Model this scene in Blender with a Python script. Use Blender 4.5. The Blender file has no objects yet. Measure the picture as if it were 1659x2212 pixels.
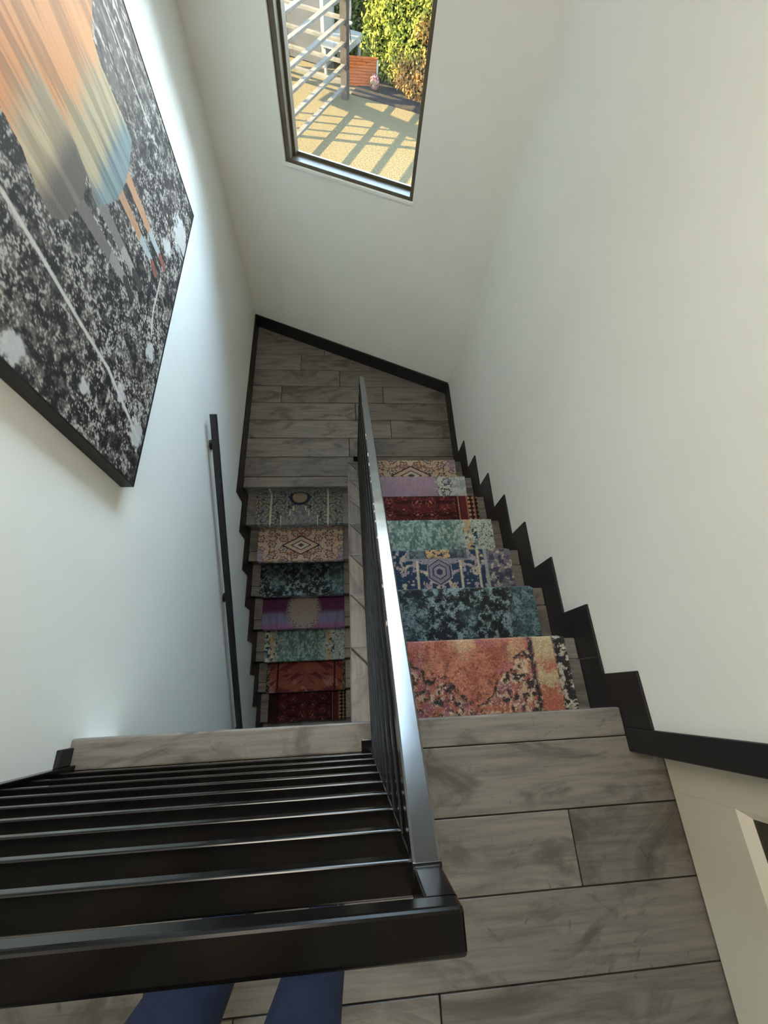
import bpy, bmesh, math, random
import numpy as np
from mathutils import Vector, Matrix

random.seed(7)
rng = np.random.default_rng(11)
SC = bpy.context.scene
COL = SC.collection

# ------------------------------------------------------------------ camera
cam_d = bpy.data.cameras.new('camera')
cam = bpy.data.objects.new('camera', cam_d)
COL.objects.link(cam)
cam.location = (0.0, 0.0, 1.4511)
cam.rotation_euler = (0.4195, -0.0739, -0.0485)
cam_d.sensor_fit = 'HORIZONTAL'
cam_d.sensor_width = 36.0
cam_d.lens = 887.34 / 1659 * 36.0
cam_d.clip_start = 0.02
cam_d.clip_end = 200
SC.camera = cam

# ------------------------------------------------------------------ sky and sun
world = bpy.data.worlds.new('sky')
SC.world = world
world.use_nodes = True
wn = world.node_tree.nodes
wl = world.node_tree.links
wn.clear()
w_out = wn.new('ShaderNodeOutputWorld')
w_bg = wn.new('ShaderNodeBackground')
w_tc = wn.new('ShaderNodeTexCoord')
w_sep = wn.new('ShaderNodeSeparateXYZ')
w_ramp = wn.new('ShaderNodeValToRGB')
wl.new(w_tc.outputs['Generated'], w_sep.inputs[0])
wl.new(w_sep.outputs['Z'], w_ramp.inputs[0])
wl.new(w_ramp.outputs[0], w_bg.inputs[0])
wl.new(w_bg.outputs[0], w_out.inputs[0])
cr = w_ramp.color_ramp
cr.elements[0].position = 0.0
cr.elements[0].color = (0.78, 0.90, 1.0, 1)
cr.elements[1].position = 0.9
cr.elements[1].color = (0.30, 0.47, 0.80, 1)
e = cr.elements.new(0.30)
e.color = (0.58, 0.78, 1.0, 1)
w_bg.inputs[1].default_value = 7.8

sun_d = bpy.data.lights.new('sun', 'SUN')
sun_d.energy = 29.0
sun_d.color = (1.0, 0.82, 0.46)
sun_d.angle = math.radians(0.6)
sun = bpy.data.objects.new('sun', sun_d)
COL.objects.link(sun)
SUN_AZ, SUN_EL = math.radians(176), math.radians(26)
to_sun = Vector((math.cos(SUN_AZ) * math.cos(SUN_EL), math.sin(SUN_AZ) * math.cos(SUN_EL), math.sin(SUN_EL)))
sun.rotation_euler = to_sun.to_track_quat('Z', 'Y').to_euler()
sun.location = (-6, 6, 6)

SC.view_settings.view_transform = 'Standard'
SC.view_settings.look = 'None'
SC.view_settings.gamma = 1.0
SC.view_settings.use_curve_mapping = False
SC.view_settings.exposure = 1.8

# ------------------------------------------------------------------ dimensions (metres)
R = 0.185            # riser, upper flight
G = 0.2461           # going, upper flight
R2, G2 = 0.1821, 0.2450
YN = -0.079          # nosing of the upper floor
YM = 1.529           # nosing of the landing, towards the lower flight
ZL = -8 * R          # landing height
H = 0.1346           # skirting height
YP, YQ = 0.0265, 1.4199
XL, XR = -0.8263, 0.8999
T = 0.009            # skirting thickness
YB1, YB2 = 3.260, 2.478
CEIL = 2.55
GROUND = -3.0
ZLOW = ZL - 8 * R2   # lower floor

# ------------------------------------------------------------------ helpers
def srgb(*c):
    return tuple(((x / 255) / 12.92 if x / 255 <= 0.04045 else ((x / 255 + 0.055) / 1.055) ** 2.4) for x in c)

def new_obj(name, me, mat=None, parent=None):
    o = bpy.data.objects.new(name, me)
    COL.objects.link(o)
    if mat is not None:
        me.materials.append(mat)
    if parent is not None:
        o.parent = parent
    return o

def tag(o, label=None, cat=None, group=None, kind=None):
    if label: o['label'] = label
    if cat: o['category'] = cat
    if group: o['group'] = group
    if kind: o['kind'] = kind
    return o

def thing(name, label, cat, group=None, loc=(0, 0, 0)):
    o = bpy.data.objects.new(name, None)
    COL.objects.link(o)
    o.empty_display_size = 0.1
    o.location = loc
    return tag(o, label, cat, group)

def mesh_of(verts, faces, smooth=False):
    me = bpy.data.meshes.new('mesh')
    me.from_pydata([tuple(v) for v in verts], [], faces)
    if smooth:
        me.polygons.foreach_set('use_smooth', [True] * len(me.polygons))
    me.update()
    return me

BOXF = [(0, 3, 2, 1), (4, 5, 6, 7), (0, 1, 5, 4), (1, 2, 6, 5), (2, 3, 7, 6), (3, 0, 4, 7)]

def finish(bm, bevel=0.0, seg=2, smooth=False):
    bmesh.ops.recalc_face_normals(bm, faces=bm.faces)
    if bevel > 0:
        bmesh.ops.bevel(bm, geom=list(bm.edges), offset=bevel, segments=seg, profile=0.5, affect='EDGES', clamp_overlap=True)
    me = bpy.data.meshes.new('mesh')
    bm.to_mesh(me)
    bm.free()
    if smooth:
        me.polygons.foreach_set('use_smooth', [True] * len(me.polygons))
    return me

def add_box(bm, x0, x1, y0, y1, z0, z1, M=None):
    c = [(x0, y0, z0), (x1, y0, z0), (x1, y1, z0), (x0, y1, z0), (x0, y0, z1), (x1, y0, z1), (x1, y1, z1), (x0, y1, z1)]
    vs = [bm.verts.new(M @ Vector(p) if M else p) for p in c]
    for f in BOXF:
        bm.faces.new([vs[i] for i in f])

def box(x0, x1, y0, y1, z0, z1, bevel=0.0, seg=2, M=None):
    bm = bmesh.new()
    add_box(bm, x0, x1, y0, y1, z0, z1, M)
    return finish(bm, bevel, seg)

def boxes(lst, bevel=0.0, seg=2, M=None):
    bm = bmesh.new()
    for b in lst:
        add_box(bm, *b, M)
    return finish(bm, bevel, seg)

def prism(poly, ext, bevel=0.0, seg=2):
    """poly: list of 3d points (planar); ext: extrusion vector."""
    bm = bmesh.new()
    a = [bm.verts.new(p) for p in poly]
    b = [bm.verts.new(Vector(p) + Vector(ext)) for p in poly]
    n = len(poly)
    fs = [bm.faces.new(a), bm.faces.new(list(reversed(b)))]
    for i in range(n):
        bm.faces.new([a[i], b[i], b[(i + 1) % n], a[(i + 1) % n]])
    bmesh.ops.recalc_face_normals(bm, faces=bm.faces)
    if bevel > 0:
        bmesh.ops.bevel(bm, geom=list(bm.edges), offset=bevel, segments=seg, profile=0.5, affect='EDGES', clamp_overlap=True)
    big = [f for f in bm.faces if len(f.verts) > 4]
    if big:
        bmesh.ops.triangulate(bm, faces=big)
    me = bpy.data.meshes.new('mesh')
    bm.to_mesh(me)
    bm.free()
    return me

def rounded_section(w, h, rad, n=3):
    """rounded rectangle centred on 0, in (a, b) coordinates, counter-clockwise."""
    pts = []
    for cx, cy, a0 in ((w / 2 - rad, h / 2 - rad, 0), (-w / 2 + rad, h / 2 - rad, 90), (-w / 2 + rad, -h / 2 + rad, 180), (w / 2 - rad, -h / 2 + rad, 270)):
        for k in range(n + 1):
            a = math.radians(a0 + 90 * k / n)
            pts.append((cx + rad * math.cos(a), cy + rad * math.sin(a)))
    return pts

def sweep(A, B, side, up, sec, stations=1):
    """section swept from A to B; side/up are the section axes."""
    A, B, side, up = Vector(A), Vector(B), Vector(side), Vector(up)
    vs, fs = [], []
    n = len(sec)
    for k in range(stations + 1):
        c = A.lerp(B, k / stations)
        for a, b in sec:
            vs.append(c + side * a + up * b)
    for k in range(stations):
        for i in range(n):
            j = (i + 1) % n
            fs.append((k * n + i, k * n + j, (k + 1) * n + j, (k + 1) * n + i))
    fs.append(tuple(range(n)))
    fs.append(tuple(reversed(range(stations * n, stations * n + n))))
    bm = bmesh.new()
    bv = [bm.verts.new(v) for v in vs]
    for f in fs:
        bm.faces.new([bv[i] for i in f])
    bmesh.ops.recalc_face_normals(bm, faces=bm.faces)
    for f in bm.faces:
        f.smooth = False
    me = bpy.data.meshes.new('mesh')
    bm.to_mesh(me)
    bm.free()
    return me

def tube(points, rad, n=8):
    """round tube through points"""
    pts = [Vector(p) for p in points]
    vs, fs = [], []
    for k, p in enumerate(pts):
        d = (pts[min(k + 1, len(pts) - 1)] - pts[max(k - 1, 0)]).normalized()
        s = d.cross(Vector((0, 0, 1)))
        if s.length < 1e-3: s = d.cross(Vector((1, 0, 0)))
        s.normalize()
        t = s.cross(d)
        rr = rad[k] if isinstance(rad, (list, tuple)) else rad
        for i in range(n):
            a = 2 * math.pi * i / n
            vs.append(p + (s * math.cos(a) + t * math.sin(a)) * rr)
    for k in range(len(pts) - 1):
        for i in range(n):
            j = (i + 1) % n
            fs.append((k * n + i, k * n + j, (k + 1) * n + j, (k + 1) * n + i))
    fs.append(tuple(reversed(range(n))))
    fs.append(tuple(range((len(pts) - 1) * n, len(pts) * n)))
    return mesh_of(vs, fs, smooth=True)

# ------------------------------------------------------------------ materials
def base_mat(name, color, rough=0.6, ior=1.45, metallic=0.0):
    m = bpy.data.materials.new(name)
    m.use_nodes = True
    b = m.node_tree.nodes['Principled BSDF']
    b.inputs['Base Color'].default_value = (*color, 1)
    b.inputs['Roughness'].default_value = rough
    b.inputs['IOR'].default_value = ior
    b.inputs['Metallic'].default_value = metallic
    return m, m.node_tree.nodes, m.node_tree.links, b

def noisy_mat(name, c1, c2, scale=8, detail=4, rough=0.6, bump=0.0, bump_scale=60, stretch=(1, 1, 1), ior=1.45, lo=0.35, hi=0.65):
    m, N, L, b = base_mat(name, c1, rough, ior)
    tc = N.new('ShaderNodeTexCoord')
    mp = N.new('ShaderNodeMapping')
    mp.inputs['Scale'].default_value = stretch
    L.new(tc.outputs['Object'], mp.inputs[0])
    nz = N.new('ShaderNodeTexNoise')
    nz.inputs['Scale'].default_value = scale
    nz.inputs['Detail'].default_value = detail
    L.new(mp.outputs[0], nz.inputs['Vector'])
    rp = N.new('ShaderNodeValToRGB')
    rp.color_ramp.elements[0].position = lo
    rp.color_ramp.elements[1].position = hi
    rp.color_ramp.elements[0].color = (*c1, 1)
    rp.color_ramp.elements[1].color = (*c2, 1)
    L.new(nz.outputs['Fac'], rp.inputs[0])
    L.new(rp.outputs[0], b.inputs['Base Color'])
    if bump > 0:
        n2 = N.new('ShaderNodeTexNoise')
        n2.inputs['Scale'].default_value = bump_scale
        n2.inputs['Detail'].default_value = 3
        L.new(mp.outputs[0], n2.inputs['Vector'])
        bp = N.new('ShaderNodeBump')
        bp.inputs['Strength'].default_value = bump
        bp.inputs['Distance'].default_value = 0.002
        L.new(n2.outputs['Fac'], bp.inputs['Height'])
        L.new(bp.outputs[0], b.inputs['Normal'])
    return m

def wood_mat(name, dark, mid, light, along=0, tone=0.35, rough=0.37):
    """stained plank: grain runs along axis `along`; every object gets its own offset and tone."""
    m, N, L, b = base_mat(name, mid, rough, 1.45)
    tc = N.new('ShaderNodeTexCoord')
    oi = N.new('ShaderNodeObjectInfo')
    off = N.new('ShaderNodeVectorMath'); off.operation = 'SCALE'
    cmb = N.new('ShaderNodeCombineXYZ')
    for k in range(3): L.new(oi.outputs['Random'], cmb.inputs[k])
    L.new(cmb.outputs[0], off.inputs[0]); off.inputs['Scale'].default_value = 37.0
    add = N.new('ShaderNodeVectorMath'); add.operation = 'ADD'
    L.new(tc.outputs['Object'], add.inputs[0]); L.new(off.outputs[0], add.inputs[1])
    def nz(stretch, scale, detail, dist=0.0, rough_=0.55):
        mp = N.new('ShaderNodeMapping'); mp.inputs['Scale'].default_value = stretch
        L.new(add.outputs[0], mp.inputs[0])
        n = N.new('ShaderNodeTexNoise')
        n.inputs['Scale'].default_value = scale; n.inputs['Detail'].default_value = detail
        n.inputs['Distortion'].default_value = dist; n.inputs['Roughness'].default_value = rough_
        L.new(mp.outputs[0], n.inputs['Vector'])
        return n.outputs['Fac']
    st = [1.0, 1.0, 1.0]
    st1 = [7.0, 7.0, 7.0]; st1[along] = 0.45
    st2 = [3.0, 3.0, 3.0]; st2[along] = 1.3
    fine = nz(st1, 9.0, 6, 0.4, 0.6)
    blot = nz(st2, 1.5, 5, 2.2, 0.62)
    knot = nz([2.2, 2.2, 2.2], 4.0, 3, 2.5, 0.7)
    r1 = N.new('ShaderNodeValToRGB')
    r1.color_ramp.elements[0].position = 0.22; r1.color_ramp.elements[0].color = (*dark, 1)
    r1.color_ramp.elements[1].position = 0.82; r1.color_ramp.elements[1].color = (*light, 1)
    e = r1.color_ramp.elements.new(0.52); e.color = (*mid, 1)
    L.new(fine, r1.inputs[0])
    def mix(fac_out, lo, hi, col, amount):
        rp = N.new('ShaderNodeValToRGB')
        rp.color_ramp.elements[0].position = lo; rp.color_ramp.elements[0].color = (0, 0, 0, 1)
        rp.color_ramp.elements[1].position = hi; rp.color_ramp.elements[1].color = (amount, amount, amount, 1)
        L.new(fac_out, rp.inputs[0])
        mx = N.new('ShaderNodeMix'); mx.data_type = 'RGBA'
        L.new(rp.outputs[0], mx.inputs['Factor'])
        mx.inputs['B'].default_value = (*col, 1)
        return mx
    m1 = mix(blot, 0.50, 0.64, tuple(c * 0.78 for c in dark), 0.85)
    L.new(r1.outputs[0], m1.inputs['A'])
    m2 = mix(knot, 0.62, 0.76, tuple(c * 0.55 for c in dark), 0.8)
    L.new(m1.outputs['Result'], m2.inputs['A'])
    hsv = N.new('ShaderNodeHueSaturation')
    mr = N.new('ShaderNodeMapRange')
    mr.inputs['To Min'].default_value = 1.0 - tone; mr.inputs['To Max'].default_value = 1.0 + tone
    L.new(oi.outputs['Random'], mr.inputs['Value'])
    L.new(mr.outputs[0], hsv.inputs['Value'])
    L.new(m2.outputs['Result'], hsv.inputs['Color'])
    L.new(hsv.outputs[0], b.inputs['Base Color'])
    bp = N.new('ShaderNodeBump'); bp.inputs['Strength'].default_value = 0.25; bp.inputs['Distance'].default_value = 0.001
    L.new(fine, bp.inputs['Height']); L.new(bp.outputs[0], b.inputs['Normal'])
    return m

def attr_mat(name, rough=0.9, speck=0.0, scale=400, sheen=0.0):
    m, N, L, b = base_mat(name, (0.5, 0.5, 0.5), rough, 1.4)
    at = N.new('ShaderNodeVertexColor'); at.layer_name = 'Col'
    src = at.outputs['Color']
    if speck > 0:
        tc = N.new('ShaderNodeTexCoord')
        nz = N.new('ShaderNodeTexNoise'); nz.inputs['Scale'].default_value = scale; nz.inputs['Detail'].default_value = 2
        L.new(tc.outputs['Object'], nz.inputs['Vector'])
        mr = N.new('ShaderNodeMapRange')
        mr.inputs['From Min'].default_value = 0.3; mr.inputs['From Max'].default_value = 0.7
        mr.inputs['To Min'].default_value = 1 - speck; mr.inputs['To Max'].default_value = 1 + speck
        L.new(nz.outputs['Fac'], mr.inputs['Value'])
        hs = N.new('ShaderNodeHueSaturation')
        L.new(mr.outputs[0], hs.inputs['Value']); L.new(src, hs.inputs['Color'])
        src = hs.outputs[0]
        bp = N.new('ShaderNodeBump'); bp.inputs['Strength'].default_value = 0.5; bp.inputs['Distance'].default_value = 0.003
        L.new(nz.outputs['Fac'], bp.inputs['Height']); L.new(bp.outputs[0], b.inputs['Normal'])
    L.new(src, b.inputs['Base Color'])
    if sheen: b.inputs['Sheen Weight'].default_value = sheen
    return m

M_WALL = noisy_mat('wall_paint', srgb(234, 234, 226), srgb(237, 237, 230), 3, 3, 0.62, 0.12, 160)
M_CEIL = noisy_mat('ceiling_paint', srgb(225, 225, 220), srgb(230, 230, 226), 3, 3, 0.8)
M_TRIM = noisy_mat('black_trim_paint', srgb(25, 26, 27), srgb(31, 31, 32), 20, 3, 0.42, 0.05, 90)
WD, WM, WLT = srgb(90, 85, 79), srgb(120, 114, 106), srgb(135, 128, 118)
M_WOOD = wood_mat('stained_plank', WD, WM, WLT, 0, 0.16)
M_WOODY = wood_mat('stained_plank_return', WD, WM, WLT, 1, 0.10)
M_DOOR = noisy_mat('door_paint', srgb(214, 209, 192), srgb(218, 213, 197), 3, 2, 0.5)
M_SUB = noisy_mat('subfloor', srgb(40, 38, 36), srgb(52, 49, 46), 10, 2, 0.9)
M_FRAMEB = noisy_mat('bronze_window_frame', srgb(88, 80, 62), srgb(96, 88, 70), 10, 2, 0.4)
M_RAIL, N_, L_, B_ = base_mat('black_gloss_steel', srgb(9, 9, 9), 0.2, 1.4)
_t = N_.new('ShaderNodeTexCoord'); _n = N_.new('ShaderNodeTexNoise'); _n.inputs['Scale'].default_value = 26; _n.inputs['Detail'].default_value = 5
L_.new(_t.outputs['Object'], _n.inputs['Vector'])
_r = N_.new('ShaderNodeMapRange'); _r.inputs['To Min'].default_value = 0.12; _r.inputs['To Max'].default_value = 0.26
L_.new(_n.outputs['Fac'], _r.inputs['Value']); L_.new(_r.outputs[0], B_.inputs['Roughness'])
M_RAILC = M_RAIL.copy(); M_RAILC.name = 'burnished_handrail_steel'; M_RAILC.node_tree.nodes['Principled BSDF'].inputs['IOR'].default_value = 2.1
_N = M_RAILC.node_tree.nodes; _L = M_RAILC.node_tree.links
_a = _N.new('ShaderNodeVertexColor'); _a.layer_name = 'Col'
_L.new(_a.outputs['Color'], _N['Principled BSDF'].inputs['Base Color'])
M_CARPET = attr_mat('carpet_pile', 0.95, 0.35, 330, 0.15)
M_PRINT = attr_mat('photo_print', 0.5)
M_BLACKWOOD = noisy_mat('black_frame', srgb(22, 22, 24), srgb(30, 30, 32), 30, 3, 0.4)

m_glass = bpy.data.materials.new('window_glass'); m_glass.use_nodes = True
gn, gl = m_glass.node_tree.nodes, m_glass.node_tree.links
gn.clear()
_o = gn.new('ShaderNodeOutputMaterial'); _m = gn.new('ShaderNodeMixShader')
_tr = gn.new('ShaderNodeBsdfTransparent'); _gl = gn.new('ShaderNodeBsdfGlossy'); _fr = gn.new('ShaderNodeFresnel')
_tr.inputs[0].default_value = (0.95, 0.96, 0.94, 1); _gl.inputs['Roughness'].default_value = 0.01; _fr.inputs['IOR'].default_value = 1.4
gl.new(_fr.outputs[0], _m.inputs[0]); gl.new(_tr.outputs[0], _m.inputs[1]); gl.new(_gl.outputs[0], _m.inputs[2]); gl.new(_m.outputs[0], _o.inputs[0])
M_GLASS = m_glass

# ------------------------------------------------------------------ back wall frame
P0 = Vector((XL, YB1, 0)); P1 = Vector((XR, YB2, 0))
U = (P1 - P0).normalized(); WLEN = (P1 - P0).length
NIN = Vector((U.y, -U.x, 0))          # into the stairwell
MB = Matrix((( U.x, NIN.x, 0, P0.x), (U.y, NIN.y, 0, P0.y), (0, 0, 1, 0), (0, 0, 0, 1)))  # (s, towards room, z)
S0, S1, W0, W1 = 0.517, 1.360, -0.034, 2.12
WT = 0.098

# ------------------------------------------------------------------ walls, ceiling
HALL_BACK = -2.6
LOWY = -1.3
XH = -1.75     # left side of the hall
w = new_obj('wall_left', boxes([(XL - 0.15, XL, -0.235, YB1 + 0.06, ZLOW - 0.3, CEIL), (XL - 0.15, XL, LOWY, -0.235, ZLOW - 0.3, -0.24), (XH, XL - 0.15, -0.235, -0.10, -0.3, CEIL), (XH - 0.12, XH, HALL_BACK, -0.10, -0.3, CEIL)]), M_WALL); tag(w, 'tall white left wall of the stairwell behind the handrail', 'wall', kind='structure')
wr = [(XR, XR + 0.15, -0.14, YB2 + 0.02, ZLOW - 0.3, CEIL),
      (XR, XR + 0.15, -1.02, -0.14, 2.03, CEIL),
      (XR, XR + 0.15, HALL_BACK, -1.02, -0.3, CEIL),
      (XR, XR + 0.15, -1.02, -0.14, -0.3, -0.02), (1.06, 1.16, -1.02, -0.14, -0.3, 2.03)]  # last box: unseen panel added behind the door to block light
w = new_obj('wall_right', boxes(wr), M_WALL); tag(w, 'tall white right wall above the stepped black skirting', 'wall', kind='structure')
wb = [(-0.1, S0, -WT, 0, ZLOW - 0.3, CEIL), (S1, WLEN + 0.1, -WT, 0, ZLOW - 0.3, CEIL), (S0, S1, -WT, 0, ZLOW - 0.3, W0), (S0, S1, -WT, 0, W1, CEIL)]
w = new_obj('wall_back', boxes(wb, M=MB), M_WALL); tag(w, 'angled white wall around the window above the landing', 'wall', kind='structure')
w = new_obj('ceiling', boxes([(XL - 0.15, XR + 0.15, -0.10, YB1 + 0.1, CEIL, CEIL + 0.12), (XH - 0.12, XR + 0.15, HALL_BACK, -0.10, CEIL, CEIL + 0.12)]), M_CEIL); tag(w, 'white ceiling over stairwell and hall', 'ceiling', kind='structure')

w = new_obj('wall_hall', box(XH - 0.12, XR + 0.15, HALL_BACK - 0.12, HALL_BACK, -0.3, CEIL), M_WALL)
tag(w, 'white end wall of the hall', 'wall', kind='structure')
w = new_obj('wall_lower', boxes([(XL, 0.1, LOWY - 0.1, LOWY, ZLOW - 0.3, -0.25), (0.012, 0.10, LOWY, YN - 0.03, ZLOW - 0.3, -0.25)]), M_WALL)
tag(w, 'white wall at the foot of the lower flight under the hall', 'wall', kind='structure')

# wall under the upper flight (closes its open side)
poly = [(0.012, YN - 0.03, ZLOW)]
poly.append((0.012, YN - 0.03, -0.05))
for k in range(0, 8):
    yk = YN + k * G - 0.03
    if k: poly.append((0.012, yk, -k * R - 0.045 + 0.0))
    poly.append((0.012, yk, -(k + 1) * R - 0.045))
poly.append((0.012, 1.60, ZLOW))
w = new_obj('wall_middle', prism(poly, (0.09, 0, 0)), M_WALL); tag(w, 'white wall closing the side of the upper flight', 'wall', kind='structure')

# ------------------------------------------------------------------ added ceiling lamps, out of view, to light stairs and hall
LX, LY, LR = -0.30, 0.45, 0.30
m_em, N_, L_, B_ = base_mat('added_lamp_diffuser', (0.9, 0.9, 0.88), 0.5)
B_.inputs['Emission Color'].default_value = (1.0, 0.91, 0.77, 1)
B_.inputs['Emission Strength'].default_value = 7.6
def lathe(prof, cx, cy, n=40):
    vs, fs = [], []
    for r_, z_ in prof:
        for i in range(n):
            a = 2 * math.pi * i / n
            vs.append((cx + r_ * math.cos(a), cy + r_ * math.sin(a), z_))
    for k in range(len(prof) - 1):
        for i in range(n):
            j = (i + 1) % n
            fs.append((k * n + i, k * n + j, (k + 1) * n + j, (k + 1) * n + i))
    return mesh_of(vs, fs, True)
def added_ceiling_lamp(lx, ly, lr, label):
    lamp = thing('added_ceiling_lamp', label, 'lamp', 'added ceiling lamps', loc=(lx, ly, CEIL))
    for nm, prof, mt in (('added_diffuser', [(lr, CEIL - 0.045), (lr * 0.9, CEIL - 0.06), (lr * 0.5, CEIL - 0.07), (0.001, CEIL - 0.072)], m_em),
                         ('added_lamp_rim', [(lr + 0.02, CEIL - 0.001), (lr + 0.02, CEIL - 0.05), (lr, CEIL - 0.052), (lr, CEIL - 0.001)], M_WALL)):
        o = new_obj(nm, lathe(prof, lx, ly), mt, lamp)
        o.matrix_parent_inverse = Matrix.Translation(lamp.location).inverted()
added_ceiling_lamp(LX, LY, LR, 'added round flush white lamp on the unseen ceiling above the stairs')
added_ceiling_lamp(0.1, -1.65, 0.20, 'added smaller round flush white lamp on the unseen hall ceiling behind the person')

# ------------------------------------------------------------------ window
win = tag(bpy.data.objects.new('window_1', None), 'tall bronze-framed window over the landing looking onto the yard', 'window', kind='structure'); COL.objects.link(win)
win.location = (P0 + U * (S0 + S1) / 2)[:]
win.location.z = W0
bpy.context.view_layer.update()
def wpart(name, me, mat):
    o = new_obj(name, me, mat, win)
    o.matrix_parent_inverse = Matrix.Translation(win.location).inverted()
    return o
FW = 0.034
wpart('sill_trim', boxes([(S0 - 0.008, S1 + 0.008, -0.002, 0.012, W0 - 0.016, W0 + 0.002)], 0.002, 2, MB), M_WALL)
wpart('jamb_trim', boxes([(S0 - 0.012, S0 + 0.003, -0.002, 0.010, W0, W1)], 0.002, 2, MB), M_WALL)
wpart('window_frame', boxes([(S0, S0 + FW, -0.094, -0.004, W0, W1)], 0.003, 2, MB), M_FRAMEB)
wpart('window_frame', boxes([(S1 - 0.022, S1, -0.094, -0.004, W0, W1)], 0.003, 2, MB), M_FRAMEB)
wpart('window_frame', boxes([(S0, S1, -0.094, -0.004, W0, W0 + 0.02)], 0.003, 2, MB), M_FRAMEB)
wpart('window_frame', boxes([(S0, S1, -0.094, -0.004, W1 - FW, W1)], 0.003, 2, MB), M_FRAMEB)
wpart('sash', boxes([(S0 + FW, S0 + FW + 0.014, -0.09, -0.05, W0 + 0.02, W1 - FW)], 0.002, 2, MB), M_FRAMEB)
wpart('sash', boxes([(S0 + FW, S1 - 0.022, -0.092, -0.076, W0 + 0.02, W0 + 0.036)], 0.002, 2, MB), M_FRAMEB)
wpart('pane', boxes([(S0 + FW + 0.012, S1 - 0.022, -0.0885, -0.0845, W0 + 0.034, W1 - FW)], 0, 2, MB), M_GLASS)

# ------------------------------------------------------------------ hall floor
floor = new_obj('floor', boxes([(XL, XR + 0.12, HALL_BACK, YN - 0.03, -0.25, -0.016), (XH, XL, HALL_BACK, -0.235, -0.25, -0.016)]), M_SUB)
tag(floor, 'grey stained wood plank floor of the upper hall', 'floor', kind='structure')
def plank(parent, x0, x1, y0, y1, ztop, th=0.016, mat=None, gap=0.0018, name='plank'):
    me = box(x0 + gap, x1 - gap, y0 + gap, y1 - gap, ztop - th, ztop, 0.0018, 1)
    return new_obj(name, me, mat or M_WOOD, parent)
rows = [-0.162 - 0.1833 * k for k in range(0, 14)]
joints = {0: [-0.42], 1: [-0.1, 0.649], 2: [-0.52], 3: [-0.3, 0.216], 4: [0.55], 5: [-0.2], 6: [0.4], 7: [-0.4, 0.7], 8: [0.1], 9: [-0.5, 0.5], 10: [0.3], 11: [-0.1], 12: [0.6]}
for k in range(13):
    xs = [XL if k == 0 else XH] + joints[k] + [XR + 0.115]
    for a, b in zip(xs, xs[1:]):
        plank(floor, a, b, rows[k + 1], rows[k], 0.0)
# nosing board at the edge of the hall floor
nb = new_obj('nosing_board', box(XL + 0.001, XR - T, -0.1615, YN, -0.034, 0.0, 0.006, 3), M_WOOD, floor)
fascia = new_obj('fascia', box(XL + 0.001, XR - T, YN - 0.05, YN - 0.022, -0.26, -0.034), M_WALL, floor)

# ------------------------------------------------------------------ landing
land = new_obj('landing_floor', prism([(XL, YM + 0.03, ZL - 0.016), (0.10, YM + 0.03, ZL - 0.016), (0.10, 1.61, ZL - 0.016), (XR, 1.61, ZL - 0.016), (XR, YB2 + 0.01, ZL - 0.016), (XL, YB1 + 0.01, ZL - 0.016)], (0, 0, -0.2)), M_SUB)
tag(land, 'grey wood plank landing in front of the window wall', 'floor', kind='structure')
def back_y(x):
    return YB1 + (x - XL) * (YB2 - YB1) / (XR - XL)
lj = {0: [0.12], 1: [0.018], 2: [0.379], 3: [0.077], 4: [-0.567, 0.328], 5: [-0.06], 6: [-0.409], 7: [-0.2], 8: []}
for k in range(9):
    y0, y1 = 1.6195 + 0.1835 * k, 1.6195 + 0.1835 * (k + 1)
    xs = [XL] + lj[k] + [XR]
    for a, b in zip(xs, xs[1:]):
        g = 0.0026
        # clip the plank against the slanted wall
        pts = [(a + g, y0 + g), (b - g, y0 + g), (b - g, y1 - g), (a + g, y1 - g)]
        out = []
        for i in range(4):
            p, q = pts[i], pts[(i + 1) % 4]
            fp, fq = back_y(p[0]) - p[1], back_y(q[0]) - q[1]
            if fp >= 0: out.append(p)
            if fp * fq < 0:
                t = fp / (fp - fq); out.append((p[0] + t * (q[0] - p[0]), p[1] + t * (q[1] - p[1])))
        if len(out) < 3: continue
        new_obj('plank', prism([(x, y, ZL - 0.016) for x, y in out], (0, 0, 0.016), 0.002, 1), M_WOOD, land)
new_obj('nosing_board', box(XL + T, 0.0, YM, 1.6185, ZL - 0.034, ZL, 0.006, 3), M_WOOD, land)

# ------------------------------------------------------------------ upper flight
NB = 0.082
st1 = thing('staircase', 'upper flight of grey wood stairs descending from the hall to the landing', 'staircase', loc=(0.45, YN, -R))
st2 = thing('staircase', 'lower flight of grey wood stairs going down from the landing beside the handrail', 'staircase', loc=(-0.41, YM - G2, ZL - R2))
bpy.context.view_layer.update()
def kid(name, me, mat, parent):
    o = new_obj(name, me, mat, parent)
    o.matrix_parent_inverse = Matrix.Translation(parent.location).inverted()
    return o
XT = XR - T
for k in range(1, 8):
    yf, z = YN + k * G, -k * R
    yb = yf - G - 0.026
    e = 0.0008
    tp = kid('tread', box(NB + e, XT, yb, yf - NB - e, z - 0.03, z, 0.0015, 1), M_WOOD, st1)
    new_obj('tread_nosing', prism([(0, yf, z - 0.034), (XT, yf, z - 0.034), (XT, yf - NB + e, z - 0.034), (NB, yf - NB + e, z - 0.034)], (0, 0, 0.034), 0.006, 3), M_WOOD, tp)
    new_obj('tread_return', prism([(0, yf - e, z - 0.034), (NB - e, yf - NB - e, z - 0.034), (NB - e, yb, z - 0.034), (0, yb, z - 0.034)], (0, 0, 0.034), 0.005, 2), M_WOODY, tp)
    kid('riser', box(0.012, XT, yb - 0.002 - 0.016, yb, z - 0.02, z + R - 0.034), M_WOOD, st1)
kid('riser', box(0.012, XT, YN + 7 * G - 0.044, YN + 7 * G - 0.026, ZL, -7 * R - 0.034), M_WOOD, st1)

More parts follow.
